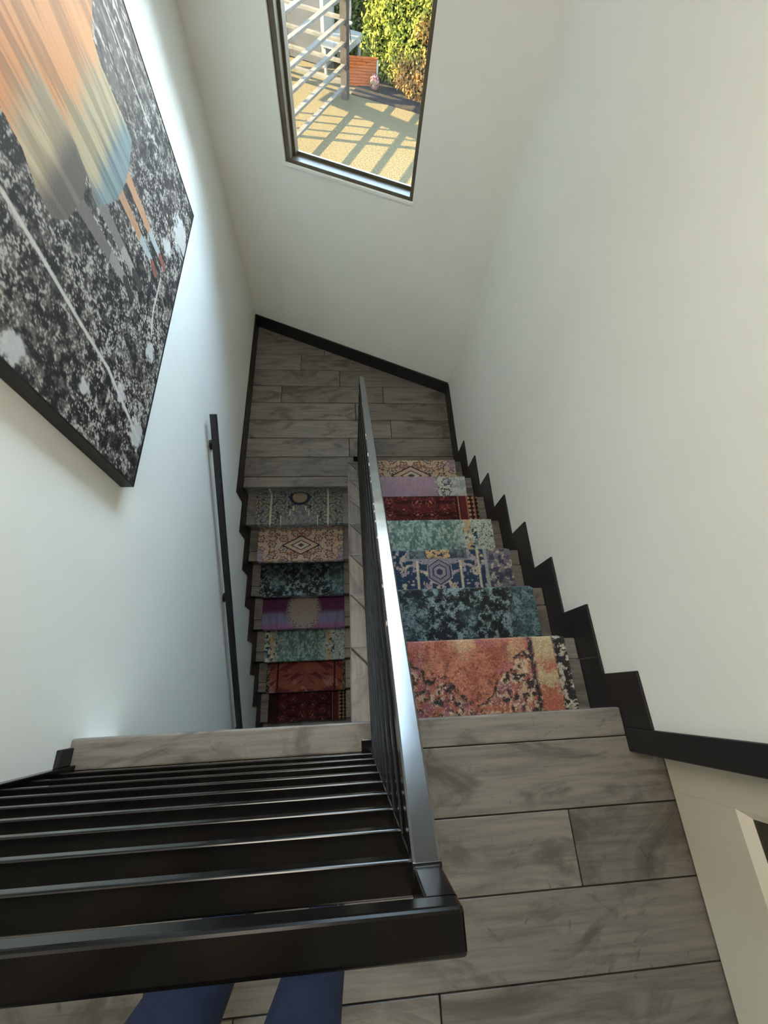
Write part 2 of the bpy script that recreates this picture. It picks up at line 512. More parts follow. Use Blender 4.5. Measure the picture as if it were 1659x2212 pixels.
# lower flight
for m in range(1, 8):
    yf, z = YM - m * G2, ZL - m * R2
    yb = yf + G2 + 0.026
    tp = kid('tread', box(XL + T, 0.0115, yf + NB + 0.001, yb, z - 0.03, z, 0.0015, 1), M_WOOD, st2)
    new_obj('tread_nosing', box(XL + T, 0.0115, yf, yf + NB, z - 0.034, z, 0.006, 3), M_WOOD, tp)
    kid('riser', box(XL + T, 0.0115, yb, yb + 0.018, z - 0.02, z + R2 - 0.034), M_WOOD, st2)
low = new_obj('floor_lower', box(XL, XR, LOWY, YB2, ZLOW - 0.1, ZLOW), M_WOOD)
tag(low, 'dark wood floor at the foot of the stairs', 'floor', kind='structure')

# ------------------------------------------------------------------ stepped skirting
def yz_prism(pts, x0, x1, bevel=0.0015):
    return prism([(x0, y, z) for y, z in pts], (x1 - x0, 0, 0), bevel, 1)
top = [(-0.139, H), (YP, H)]
for k in range(8):
    top.append((YP + k * G, H - (k + 1) * R))
    if k < 7: top.append((YP + (k + 1) * G, H - (k + 1) * R))
top.append((YB2 - 0.01, H - 8 * R))
bot = [(YB2 - 0.01, ZL), (YN + 7 * G - 0.03, ZL), (YN + 7 * G - 0.03, ZL - 0.02)]
for k in range(7, 0, -1):
    pass
bot += [(YN + 5.6 * G, ZL - 0.02), (-0.139, -0.32)]
sk = new_obj('baseboard_right', yz_prism(top + bot, XR - T, XR), M_TRIM)
tag(sk, 'black stepped skirting following the upper flight along the right wall', 'skirting', kind='structure')
top = [(YB1 - 0.01, ZL + H), (YQ, ZL + H)]
for m in range(8):
    top.append((YQ - m * G2, ZL + H - (m + 1) * R2))
    if m < 7: top.append((YQ - (m + 1) * G2, ZL + H - (m + 1) * R2))
top.append((-1.0, ZLOW + H))
bot = [(-1.0, ZLOW - 0.02), (YM - 5.4 * G2, ZLOW - 0.02), (YM + 0.03, ZL - 0.36), (YM + 0.03, ZL), (YB1 - 0.01, ZL)]
sk = new_obj('baseboard_left', yz_prism(top + bot, XL, XL + T), M_TRIM)
tag(sk, 'black stepped skirting following the lower flight along the left wall', 'skirting', kind='structure')
sk = new_obj('baseboard_back', boxes([(0.004, WLEN - 0.004, 0, 0.012, ZL, ZL + H)], 0.0015, 1, MB), M_TRIM)
tag(sk, 'black baseboard along the angled window wall', 'skirting', kind='structure')
sk = new_obj('baseboard_stub', box(XL, XL + 0.014, -0.147, -0.102, 0, 0.058, 0.0015, 1), M_TRIM)
tag(sk, 'short black baseboard block at the left end of the floor edge', 'skirting', kind='structure')

# door and its casing
tr = new_obj('trim_1', boxes([(XR - 0.014, XR + 0.001, -0.208, -0.139, 0, 2.06), (XR, XR + 0.088, -0.208, -0.190, 0, 2.03)], 0.002, 1), M_TRIM)
tag(tr, 'black vertical door casing beside the top of the stairs', 'trim', kind='structure')
door = new_obj('door_1', boxes([(0.990, 1.028, -0.318, -0.209, 0.008, 2.02), (0.990, 1.028, -0.98, -0.86, 0.008, 2.02),
                                (0.990, 1.028, -0.86, -0.318, 0.008, 0.235), (0.990, 1.028, -0.86, -0.318, 1.88, 2.02)], 0.0015, 1), M_DOOR)
tag(door, 'cream panelled door standing in the black casing', 'door', kind='structure')
M_DPANEL, _, _, _ = base_mat('dark_door_panel', srgb(66, 62, 54), 0.12, 1.5)  # recessed door panel in one glossy dark colour
new_obj('dark_panel', box(1.012, 1.02, -0.86, -0.318, 0.235, 1.88), M_DPANEL, door)
bead = []
new_obj('panel_bead', prism([(0.9915, -0.318, 0.235), (1.013, -0.318, 0.235), (1.013, -0.338, 0.235)], (0, 0, 1.645)), M_DOOR, door)
new_obj('panel_bead', prism([(0.9915, -0.318, 0.235), (1.013, -0.318, 0.235), (1.013, -0.318, 0.255)], (0, -0.542, 0)), M_DOOR, door)

# ------------------------------------------------------------------ railing
rail = thing('stair_railing', 'black steel railing with horizontal slats around the stair opening', 'railing', loc=(0.0727, -0.172, 0.0))
FR = -0.157           # face of the guard towards the stairs
XA, XB = 0.0586, 0.0868
DX = 0.0205           # the sloping part drifts a little to the right
YE = 1.775
SL = R / G
def slope_z(z0, y): return z0 - (y - FR) * SL
def zrot(y): return DX * (y - FR) / (1.76 - FR)
# level guard
kid('top_rail', box(XL + 0.003, XB + 0.0005, FR - 0.0315, FR, 1.008, 1.032, 0.004, 3), M_RAIL, rail)
kid('rail_knuckle', sweep((XA, FR - 0.002, 0.9395), (XB + 0.0005, FR - 0.002, 0.9395), (0, 1, 0), (0, 0, 1), rounded_section(0.012, 0.013, 0.0055, 6)), M_RAIL, rail)
ZS = [0.923 - 0.1057 * i for i in range(9)]
for z in ZS:
    kid('slat', sweep((XL + 0.026, FR - 0.0157, z - 0.0085), (XA, FR - 0.0157, z - 0.0085), (0, 1, 0), (0, 0, 1), rounded_section(0.0315, 0.017, 0.0025)), M_RAIL, rail)
kid('post', sweep(((XA + XB) / 2, FR - 0.0157, 0.0), ((XA + XB) / 2, FR - 0.0157, 1.010), (1, 0, 0), (0, 1, 0), rounded_section(XB - XA, 0.0315, 0.0025)), M_RAIL, rail)
kid('post', sweep((XL + 0.015, FR - 0.008, 0.0), (XL + 0.015, FR - 0.008, 1.010), (1, 0, 0), (0, 1, 0), rounded_section(0.026, 0.036, 0.0025)), M_RAIL, rail)
kid('base_plate', box(0.031, 0.115, -0.217, -0.127, 0.0, 0.012, 0.002, 1), M_RAIL, rail)
# sloping part
d = Vector((DX / (1.76 - FR), 1, -SL)).normalized()
upv = Vector((0, SL, 1)).normalized()
sidev = d.cross(upv).normalized()
def sloped(name, z0, h, y0, y1, sec_w, rad, mat, stations=1):
    c = Vector(((XA + XB) / 2, 0, 0))
    A = Vector((c.x + zrot(y0), y0, slope_z(z0, y0))) - upv * h / 2
    B = Vector((c.x + zrot(y1), y1, slope_z(z0, y1))) - upv * h / 2
    me = sweep(A, B, sidev, upv, rounded_section(sec_w, h, rad, 3), stations)
    return kid(name, me, mat, rail)
HR = sloped('handrail', 0.946, 0.030, FR - 0.006, YE, XB - XA + 0.001, 0.003, M_RAILC, 300)
me = HR.data
n = len(me.vertices)
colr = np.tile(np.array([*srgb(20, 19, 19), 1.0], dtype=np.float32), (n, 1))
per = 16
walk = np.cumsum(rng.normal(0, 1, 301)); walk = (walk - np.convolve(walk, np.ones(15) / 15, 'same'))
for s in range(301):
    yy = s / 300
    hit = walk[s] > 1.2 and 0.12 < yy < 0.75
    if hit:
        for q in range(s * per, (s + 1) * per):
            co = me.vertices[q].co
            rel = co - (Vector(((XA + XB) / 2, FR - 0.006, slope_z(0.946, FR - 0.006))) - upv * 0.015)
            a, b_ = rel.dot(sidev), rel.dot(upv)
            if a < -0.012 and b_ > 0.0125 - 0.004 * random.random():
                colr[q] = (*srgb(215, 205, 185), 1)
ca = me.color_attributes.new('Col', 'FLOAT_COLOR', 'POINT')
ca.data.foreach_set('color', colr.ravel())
for i in range(1, 9):
    z0 = 0.946 - 0.1057 * i
    sloped('slat', z0, 0.016, FR, YE - 0.02, XB - XA, 0.0025, M_RAIL)
kid('post', sweep(((XA + XB) / 2 + zrot(1.777), 1.7775, ZL), ((XA + XB) / 2 + zrot(1.777), 1.7775, slope_z(0.946, 1.7775) - 0.02), (1, 0, 0), (0, 1, 0), rounded_section(XB - XA, 0.03, 0.0025)), M_RAIL, rail)
kid('base_plate', box(0.050, 0.135, 1.757, 1.800, ZL, ZL + 0.012, 0.002, 1), M_RAIL, rail)

# ------------------------------------------------------------------ wall handrail
hr = thing('wall_handrail', 'slim black square handrail fixed to the left wall above the lower flight', 'handrail', loc=(-0.78, 0.7, -1.2))
S2 = R2 / G2
def hz(y): return ZL - (YM - y) * S2 + 0.905
dn = Vector((0, -1, -S2)).normalized(); u2 = Vector((0, -S2, 1)).normalized()
y0, y1 = 1.535, -0.55
A = Vector((-0.780, y0, hz(y0))) - u2 * 0.0175; B = Vector((-0.780, y1, hz(y1))) - u2 * 0.0175
kid('bar', sweep(A, B, (1, 0, 0), u2, rounded_section(0.034, 0.035, 0.002)), M_TRIM, hr)
for yb in (1.43, 0.63, -0.2):
    zb = hz(yb) - 0.062
    br = kid('bracket', tube([(XL + 0.006, yb, zb - 0.02), (XL + 0.03, yb, zb - 0.018), (-0.782, yb, zb + 0.0), (-0.780, yb, zb + 0.028)], 0.007, 10), M_TRIM, hr)
    dsk = tube([(XL + 0.0005, yb, zb - 0.02), (XL + 0.007, yb, zb - 0.02)], 0.03, 20)
    new_obj('wall_rose', dsk, M_TRIM, br)

# ------------------------------------------------------------------ numpy pattern helpers
def value_noise(u, v, seed):
    """smooth value noise on a hashed lattice"""
    iu, iv = np.floor(u).astype(np.int64), np.floor(v).astype(np.int64)
    fu, fv = u - iu, v - iv
    fu, fv = fu * fu * (3 - 2 * fu), fv * fv * (3 - 2 * fv)
    def hsh(a, b):
        h = (a * 374761393 + b * 668265263 + seed * 1274126177) & 0x7fffffff
        h = ((h ^ (h >> 13)) * 1103515245 + 12345) & 0x7fffffff
        return ((h ^ (h >> 16)) & 0xffff) / 65535.0
    a, b = hsh(iu, iv), hsh(iu + 1, iv)
    c, dd = hsh(iu, iv + 1), hsh(iu + 1, iv + 1)
    return (a * (1 - fu) + b * fu) * (1 - fv) + (c * (1 - fu) + dd * fu) * fv
def fbm(u, v, seed, oct=3):
    s, a, t = 0, 1.0, 0
    for k in range(oct):
        s = s + a * value_noise(u * 2 ** k + 17.3 * k, v * 2 ** k + 9.1 * k, seed + k); t += a; a *= 0.55
    return s / t
def C(*c): return np.array(srgb(*c))
def mixc(a, b, f):
    f = np.clip(f, 0, 1)[..., None]
    return a * (1 - f) + b * f
def sm(x, lo, hi):
    t = np.clip((x - lo) / (hi - lo), 0, 1); return t * t * (3 - 2 * t)

# ------------------------------------------------------------------ carpet patterns: x across (m), y along (m, 0 at nosing), f = x/width
W_C = 0.70
def speck(x, y, seed, s=150): return 0.55 * fbm(x * s, y * s, seed, 2) + 0.45 * value_noise(x * 400, y * 400, seed + 77)
def motif(x, y, seed, cell=0.075):
    """outlined rosettes and scrolls, mirrored left-right"""
    xm = np.abs(x - W_C / 2)
    wx = xm + 0.012 * (fbm(xm * 30, y * 30, seed) - 0.5) * 2
    wy = y + 0.012 * (fbm(xm * 30 + 40, y * 30, seed + 5) - 0.5) * 2
    cx, cy = (wx / cell) % 1 - 0.5, (wy / cell + 0.5 * (np.floor(wx / cell) % 2)) % 1 - 0.5
    rr = np.sqrt(cx * cx + cy * cy); an = np.arctan2(cy, cx)
    petal = rr - 0.30 - 0.07 * np.cos(an * 6)
    ring = np.abs(petal) < 0.045
    dot = rr < 0.10
    return ring, dot, petal < 0
def scroll(x, y, seed, s=34, wdt=0.035):
    xm = np.abs(x - W_C / 2)
    n = fbm(xm * s, y * s, seed, 2)
    return np.abs(n - 0.5) < wdt
def diamond(x, y, cx, cy, a, b): return np.abs(x - cx) / a + np.abs(y - cy) / b

def pat_orange(x, y):
    f = x / W_C
    n, s = fbm(x * 22, y * 22, 3, 4), speck(x, y, 4, 190)
    tf = 0.30 * (value_noise(x * 330, y * 330, 6) - 0.5) + 0.16 * (fbm(x * 120, y * 120, 7, 2) - 0.5)
    c = mixc(C(190, 110, 76), C(158, 78, 52), sm(n + 0.9 * tf, 0.30, 0.66))
    c = mixc(c, C(120, 62, 48), sm(fbm(x * 70, y * 70, 14, 2) + tf, 0.60, 0.74) * 0.7)
    c = mixc(c, C(196, 158, 112), sm(fbm(x * 10, y * 10, 8) + tf, 0.46, 0.66) * sm(-y, -0.17, -0.02) * 0.85)
    c = mixc(c, C(168, 88, 96), sm(fbm(x * 16, y * 16, 9) + tf, 0.55, 0.72) * 0.7)
    xm = np.abs(f - 0.45)
    vee = (y - 0.25) + 0.62 * xm + 0.13 * (fbm(x * 14, y * 14, 12, 3) - 0.5) + 0.05 * tf
    out = sm(vee, -0.004, 0.016)
    k1 = fbm(x * 75, y * 75, 21, 3) + tf
    mosaic = mixc(C(192, 160, 126), C(52, 50, 54), sm(k1, 0.44, 0.56))
    mosaic = mixc(mosaic, C(176, 92, 62), sm(fbm(x * 42, y * 42, 23) + tf, 0.52, 0.62) * 0.9)
    mosaic = mixc(mosaic, C(156, 80, 96), sm(fbm(x * 28, y * 28, 25) + tf, 0.60, 0.70) * 0.8)
    c = mixc(c, mosaic, out)
    c = mixc(c, C(48, 46, 50), sm(-np.abs(vee), -0.014, -0.004) * sm(fbm(x * 50, y * 50, 26) + tf, 0.36, 0.52))
    for fx, wd in ((0.10, 0.013), (0.80, 0.009)):
        ln = sm(-np.abs(f - fx + 0.012 * (n - 0.5)), -wd - 0.008, -wd + 0.004) * sm(s + tf, 0.30, 0.50)
        c = mixc(c, C(48, 46, 50), ln)
    band = sm(f, 0.812, 0.828) * sm(-f, -0.94, -0.925)
    bc = mixc(C(182, 96, 62), C(188, 164, 116), sm(-y + 0.05 * tf, -0.11, -0.06) + sm(fbm(x * 20, y * 20, 31) + tf, 0.50, 0.66))
    c = mixc(c, bc, band)
    c = mixc(c, mixc(C(44, 44, 46), C(186, 178, 156), sm(fbm(x * 60, y * 60, 33) + tf, 0.52, 0.64)), sm(f, 0.928, 0.942))
    c = mixc(c, mixc(C(188, 120, 80), C(190, 168, 124), sm(-y, -0.14, -0.05)), sm(-f, -0.075, -0.06) * 0.9)
    return c * (0.55 + 0.85 * s)[..., None]

def pat_teal(x, y):
    f = x / W_C
    n, s = fbm(x * 44, y * 44, 41, 4) + 0.28 * (value_noise(x * 330, y * 330, 42) - 0.5), speck(x, y, 44)
    c = mixc(C(28, 34, 38), C(116, 146, 150), sm(n, 0.46, 0.60) * sm(s, 0.2, 0.5))
    c = mixc(c, C(64, 100, 106), 0.4 * sm(fbm(x * 8, y * 8, 45), 0.5, 0.7))
    ring, dot, ins = motif(x, y, 47, 0.11)
    c = np.where(ring[..., None], c * 0.35 + C(20, 24, 28) * 0.6, c)
    c = mixc(c, C(84, 132, 138), sm(f, 0.78, 0.95) * 0.45 * sm(s, 0.3, 0.6))
    return c * (0.7 + 0.6 * s)[..., None]

def pat_blue(x, y):
    f = x / W_C
    s = speck(x, y, 54)
    tf = 0.25 * (value_noise(x * 330, y * 330, 56) - 0.5)
    c = np.broadcast_to(C(30, 60, 92), x.shape + (3,)).copy()
    k = fbm(np.abs(f - 0.46) * W_C * 62, y * 62, 52, 2) + tf * 0.6
    c = mixc(c, mixc(C(190, 176, 136), C(160, 140, 150), sm(fbm(x * 15, y * 15, 55), .4, .6)), sm(k, 0.56, 0.62))
    for fx in (0.10, 0.30, 0.62, 0.755):
        c = mixc(c, C(186, 174, 144), sm(-np.abs(f - fx), -0.012, -0.006))
    xa = np.abs(f - 0.46) * W_C
    head = ((xa < 0.165) & (y < 0.055)) | ((xa < 0.08) & (y < 0.075))
    c = np.where(head[..., None], C(134, 130, 142), c)
    c = np.where(((xa < 0.15) & (y < 0.045))[..., None], mixc(C(92, 110, 110), C(60, 66, 84), sm(fbm(x * 80, y * 80, 57) + tf, .45, .58)), c)
    gold = (xa < 0.062) & (y < 0.045 - 0.2 * np.abs(xa - 0.03))
    c = np.where(gold[..., None], mixc(C(196, 156, 84), C(44, 60, 86), sm(fbm(x * 70, y * 70, 58) + tf, .50, .58)), c)
    hexa = np.maximum(xa, xa * 0.55 + np.abs(y - 0.115) * 0.85)
    for rr, cc_ in ((0.064, C(150, 140, 140)), (0.058, C(44, 52, 82)), (0.052, C(126, 122, 142)), (0.036, C(46, 54, 84)), (0.030, C(140, 132, 140)), (0.016, C(50, 56, 88))):
        c = np.where((hexa < rr)[..., None], cc_, c)
    rb = sm(f, 0.82, 0.83)
    rbc = mixc(C(112, 110, 122), C(176, 166, 144), sm(fbm(x * 60, y * 60, 59) + tf, 0.52, 0.62))
    rbc = mixc(rbc, C(64, 66, 96), sm(fbm(x * 45, y * 45, 60) + tf, 0.54, 0.62))
    c = mixc(c, rbc, rb)
    c = mixc(c, C(140, 154, 152), sm(-np.abs(f - 0.812), -0.016, -0.008))
    c = mixc(c, C(140, 154, 152), sm(-f, -0.06, -0.045) * 0.8)
    return c * (0.65 + 0.65 * s)[..., None]

def pat_sage(x, y):
    f = x / W_C
    n, s = fbm(x * 75, y * 75, 61, 3) + 0.25 * (value_noise(x * 330, y * 330, 62) - 0.5), speck(x, y, 64)
    c = mixc(C(92, 132, 124), C(150, 178, 165), sm(n, 0.45, 0.62))
    c = mixc(c, C(60, 105, 104), sm(fbm(x * 70, y * 26, 66, 2), 0.58, 0.66) * 0.8)
    side = sm(np.abs(f - 0.45), 0.22, 0.36)
    cs = mixc(C(192, 200, 184), C(38, 66, 90), sm(fbm(x * 48, y * 60, 63, 3), 0.52, 0.58))
    c = mixc(c, cs, side * sm(fbm(x * 20, y * 20, 67), 0.3, 0.5))
    for fx in (0.09, 0.79):
        st = np.abs(f - fx) < 0.03
        c = np.where((st & (fbm(x * 60, y * 60, 68) > 0.48))[..., None], C(200, 158, 104), c)
    c = mixc(c, mixc(C(188, 200, 188), C(30, 46, 52), sm(s, 0.58, 0.64)), sm(f, 0.86, 0.88))
    return c * (0.72 + 0.55 * s)[..., None]

def pat_red(x, y):
    f = x / W_C
    s = speck(x, y, 74)
    c = mixc(C(104, 20, 28), C(58, 13, 18), sm(fbm(x * 3, y * 45, 71), 0.45, 0.6))
    ring, dot, ins = motif(x, y, 72, 0.09)
    c = np.where((ring & (fbm(x * 40, y * 40, 73) > 0.45))[..., None], C(150, 70, 50), c)
    c = np.where((scroll(x, y, 75, 30, 0.03))[..., None], C(58, 16, 24), c)
    c = np.where((dot & ins)[..., None], C(180, 90, 60), c)
    b = sm(f, 0.79, 0.80)
    bc = np.broadcast_to(C(52, 14, 18), x.shape + (3,))
    bc = np.where((np.abs(f - 0.87) < 0.03)[..., None], C(110, 22, 28), bc)
    dd = diamond((x * 1.0) % 0.03, (y % 0.03), 0.015, 0.015, 0.012, 0.012) < 1
    bc = np.where(((f > 0.90) & dd)[..., None], C(196, 148, 92), bc)
    for fx in (0.825, 0.905, 0.97):
        bc = np.where((np.abs(f - fx) < 0.006)[..., None], C(170, 110, 70), bc)
    c = mixc(c, bc, b)
    c = mixc(c, C(44, 12, 16), sm(-f, -0.14, -0.12) * 0.8)
    return c * (0.7 + 0.5 * s)[..., None]

def pat_lilac(x, y):
    f = x / W_C
    s = speck(x, y, 84)
    c = mixc(C(160, 134, 160), C(182, 152, 178), fbm(x * 50, y * 6, 81))
    side = sm(np.abs(f - 0.42), 0.24, 0.33)
    cs = np.broadcast_to(C(200, 200, 194), x.shape + (3,))
    ring, dot, ins = motif(x, y, 82, 0.085)
    cs = np.where((ins & ~ring)[..., None], mixc(C(212, 205, 196), C(150, 168, 196), fbm(x * 9, y * 9, 85) * 1.3 - 0.2), cs)
    cs = np.where((ring | scroll(x, y, 83, 36, 0.04))[..., None], C(62, 64, 66), cs)
    c = mixc(c, cs, side)
    far = sm(f, 0.84, 0.90)
    c = mixc(c, mixc(C(196, 202, 200), C(160, 172, 176), sm(fbm(x * 40, y * 40, 87), .48, .6)), far * 0.85)
    return c * (0.8 + 0.4 * s)[..., None]

def pat_beige(x, y, warm=1.0, yc=0.135):
    f = x / W_C
    s = speck(x, y, 94)
    c = mixc(C(205, 182, 150), C(190, 158, 128), fbm(x * 18, y * 18, 91))
    ring, dot, ins = motif(x, y, 92, 0.095)
    c = np.where((ring)[..., None], C(66, 58, 62), c)
    c = np.where((dot)[..., None], C(110, 110, 150), c)
    c = np.where((scroll(x, y, 93, 30, 0.035))[..., None], C(150, 84, 66), c)
    dm = diamond(x, y, W_C * 0.5, yc, 0.14, 0.075)
    for k, (rr, col) in enumerate(((1.15, C(60, 54, 58)), (1.0, C(205, 170, 140)), (0.62, C(70, 62, 66)), (0.5, C(200, 190, 165)), (0.22, C(90, 70, 70)))):
        c = np.where((dm < rr)[..., None], col, c)
    c = mixc(c, C(140, 130, 175), sm(np.abs(f - 0.5), 0.38, 0.5) * sm(-y, -0.14, -0.02) * 0.8)
    return c * (0.75 + 0.5 * s)[..., None]

def pat_greygreen(x, y):
    f = x / W_C
    s = speck(x, y, 104)
    c = mixc(C(92, 104, 102), C(116, 120, 108), fbm(x * 20, y * 20, 101))
    ring, dot, ins = motif(x, y, 102, 0.06)
    c = np.where(ring[..., None], C(176, 166, 140), c)
    c = np.where(scroll(x, y, 103, 40, 0.05)[..., None], C(40, 54, 76), c)
    xm = np.abs(f - 0.5)
    arch = (y > 0.02) & (y < 0.16) & (xm < 0.21) 
    step = np.where(y < 0.075, 0.21, np.where(y < 0.12, 0.11, 0.07))
    c = np.where((xm < step)[..., None] & (y < 0.16)[..., None], mixc(C(98, 104, 116), C(150, 140, 125), sm(speck(x, y, 106, 80), .5, .6)), c)
    c = np.where(((np.abs(xm - step) < 0.008) & (y < 0.16))[..., None], C(190, 180, 150), c)
    fan = np.hypot(x - W_C / 2, (y - 0.24) * 1.2)
    c = np.where((fan < 0.085)[..., None], C(34, 46, 70), c)
    c = np.where((fan < 0.06)[..., None], C(150, 132, 96), c)
    for fx in (0.17, 0.83):
        c = np.where((np.abs(f - fx) < 0.010)[..., None], C(186, 178, 148), c)
    return c * (0.7 + 0.55 * s)[..., None]

def pat_purple(x, y):
    f = x / W_C
    s = speck(x, y, 114)
    c = mixc(C(128, 120, 164), C(98, 38, 84), sm(y + 0.03 * (fbm(x * 6, y * 3, 111) - 0.5), 0.11, 0.16))
    c = mixc(c, C(160, 80, 130), sm(-y, -0.05, -0.02) * 0.7)
    c = mixc(c, c * 0.6, sm(fbm(x * 60, y * 8, 112), 0.5, 0.7) * 0.5)
    ov = np.hypot((x - W_C / 2) / 0.13, (y - 0.15) / 0.15)
    c = mixc(c, C(158, 140, 128), sm(-ov, -1.25, -0.95))
    ring, dot, ins = motif(x, y, 115, 0.05)
    c = np.where(((np.abs(ov - 1.0) < 0.16) & ring)[..., None], C(48, 40, 48), c)
    return c * (0.75 + 0.45 * s)[..., None]

def pat_rust(x, y):
    f = x / W_C
    s = speck(x, y, 124)
    c = mixc(C(178, 84, 50), C(150, 60, 38), fbm(x * 16, y * 10, 121))
    c = mixc(c, C(176, 116, 82), sm(fbm(x * 12, y * 12, 122), 0.5, 0.65) * sm(-y, -0.16, -0.04))
    c = mixc(c, C(120, 40, 50), sm(fbm(np.abs(x - W_C / 2) * 20 + y * 25, y * 15, 123), 0.58, 0.64))
    for fx in (0.14, 0.86):
        c = np.where(((np.abs(f - fx) < 0.014) & (s > 0.3))[..., None], C(70, 26, 22), c)
    c = mixc(c, mixc(C(44, 40, 42), C(180, 160, 130), sm(s, .56, .62)), sm(np.abs(f - 0.5), 0.455, 0.465))
    return c * (0.7 + 0.5 * s)[..., None]

def carpet(name, label, front, sign, g_, r_, x0, pat, ds, dx):
    """front: (y, z) of the wooden nosing edge; sign=+1 if the nosing points to +Y"""
    th = 0.011
    back = -(g_ + 0.026) + th
    key = [(-0.022, -0.046), (0.004, -0.045), (th - 0.001, -0.036), (th, -0.018), (th - 0.002, 0.002), (0.004, th - 0.002), (-0.008, th), (back + 0.006, th), (back, th + 0.006), (back, r_ - 0.037)]
    key = [Vector((a, b, 0)) for a, b in key]
    # arc-length resample
    seg = [(key[i + 1] - key[i]).length for i in range(len(key) - 1)]
    tot = sum(seg)
    n = max(2, int(tot / ds))
    prof, nrm = [], []
    acc = 0; i = 0
    zero_at = sum(seg[:5]) 
    for k in range(n + 1):
        t = tot * k / n
        while i < len(seg) - 1 and t > acc + seg[i] + 1e-9:
            acc += seg[i]; i += 1
        p = key[i].lerp(key[i + 1], min(1, (t - acc) / seg[i]))
        dv = (key[i + 1] - key[i]).normalized()
        prof.append((p.x, p.y, t - zero_at)); nrm.append((dv.y * -1 * -1, -dv.x))
    prof = np.array(prof); nrm = np.array(nrm)
    m = int(W_C / dx)
    xs = np.linspace(0, W_C, m + 1)
    X, A = np.meshgrid(xs, prof[:, 0]); _, Z = np.meshgrid(xs, prof[:, 1]); _, S = np.meshgrid(xs, prof[:, 2])
    NA = np.repeat(nrm[:, :1], m + 1, 1); NZ = np.repeat(nrm[:, 1:], m + 1, 1)
    d_ = (fbm(X * 260, S * 260, 5, 2) - 0.5) * 0.004
    edge = np.minimum(X, W_C - X)
    d_ = d_ - 0.010 * (1 - sm(edge, 0, 0.012)) ** 2
    # rounded, slightly wavy selvedge
    Xw = X + 0.0015 * (value_noise(S * 40, X * 0 + 3.0, 9) - 0.5) * (edge < 0.01)
    A2, Z2 = A + NA * d_, Z - NZ * d_ * -1 * -1
    A2 = A + (-NA) * 0 + np.where(np.abs(NA) > 0, NA, 0) * d_
    Z2 = Z + (-NZ) * d_
    V = np.stack([x0 + Xw, front[0] + sign * A2, front[1] + Z2], -1)
    col = pat(X, np.maximum(S, -0.03))
    lum = (col * np.array([0.25, 0.65, 0.10])).sum(-1, keepdims=True)
    col = np.clip((col * 0.74 + lum * 0.26) * 0.92, 0, 1)
    nr, nc = X.shape
    idx = np.arange(nr * nc).reshape(nr, nc)
    f = np.stack([idx[:-1, :-1], idx[:-1, 1:], idx[1:, 1:], idx[1:, :-1]], -1).reshape(-1, 4)
    if sign > 0: f = f[:, ::-1]
    me = bpy.data.meshes.new('mesh')
    me.vertices.add(nr * nc); me.vertices.foreach_set('co', V.reshape(-1))
    me.loops.add(f.size); me.loops.foreach_set('vertex_index', f.reshape(-1).astype(np.int32))
    me.polygons.add(len(f)); me.polygons.foreach_set('loop_start', np.arange(0, f.size, 4, dtype=np.int32)); me.polygons.foreach_set('loop_total', np.full(len(f), 4, dtype=np.int32))
    me.polygons.foreach_set('use_smooth', np.ones(len(f), dtype=bool))
    me.update(calc_edges=True)
    ca = me.color_attributes.new('Col', 'FLOAT_COLOR', 'POINT')
    ca.data.foreach_set('color', np.concatenate([col, np.ones(col.shape[:2] + (1,))], -1).astype(np.float32).reshape(-1))
    o = new_obj('stair_carpet', me, M_CARPET)
    return tag(o, label, 'carpet', 'patchwork carpets on the stair treads')

UP = [(pat_orange, 'orange and charcoal distressed carpet on the top tread of the upper flight', 0.0022),
      (pat_teal, 'dark teal and black mottled carpet on the second tread below the hall', 0.0026),
      (pat_blue, 'navy carpet with gold lattice and central hexagon on the upper flight', 0.0026),
      (pat_sage, 'sage green carpet with gold side stripes on the upper flight', 0.003),
      (pat_red, 'crimson oriental carpet with dark patterned border on the upper flight', 0.003),
      (pat_lilac, 'lilac carpet with cream floral sides on the upper flight', 0.003),
      (pat_beige, 'beige floral carpet on the tread just above the landing', 0.003)]
for k, (pf, lab, res) in enumerate(UP, 1):
    carpet('c', lab, (YN + k * G, -k * R), 1, G, R, XT - 0.055 - W_C, pf, res, res)
DN = [(pat_greygreen, 'grey green carpet with navy arch motif on the first tread below the landing', 0.0032),
      (lambda x, y: pat_beige(x, y, 1, 0.13), 'beige medallion carpet with lavender corners on the lower flight', 0.0032),
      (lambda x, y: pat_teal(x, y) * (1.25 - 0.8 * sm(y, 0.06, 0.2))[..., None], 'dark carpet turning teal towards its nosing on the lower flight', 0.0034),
      (pat_purple, 'magenta and lavender carpet with oval medallion on the lower flight', 0.0034),
      (pat_sage, 'sage green carpet with pale speckled sides on the lower flight', 0.0036),
      (pat_rust, 'rust orange carpet on the lower flight', 0.0036),
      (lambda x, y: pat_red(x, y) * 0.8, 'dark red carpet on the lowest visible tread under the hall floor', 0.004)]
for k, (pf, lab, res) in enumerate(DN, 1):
    carpet('c', lab, (YM - k * G2, ZL - k * R2), -1, G2, R2, -0.745, pf, res, res)

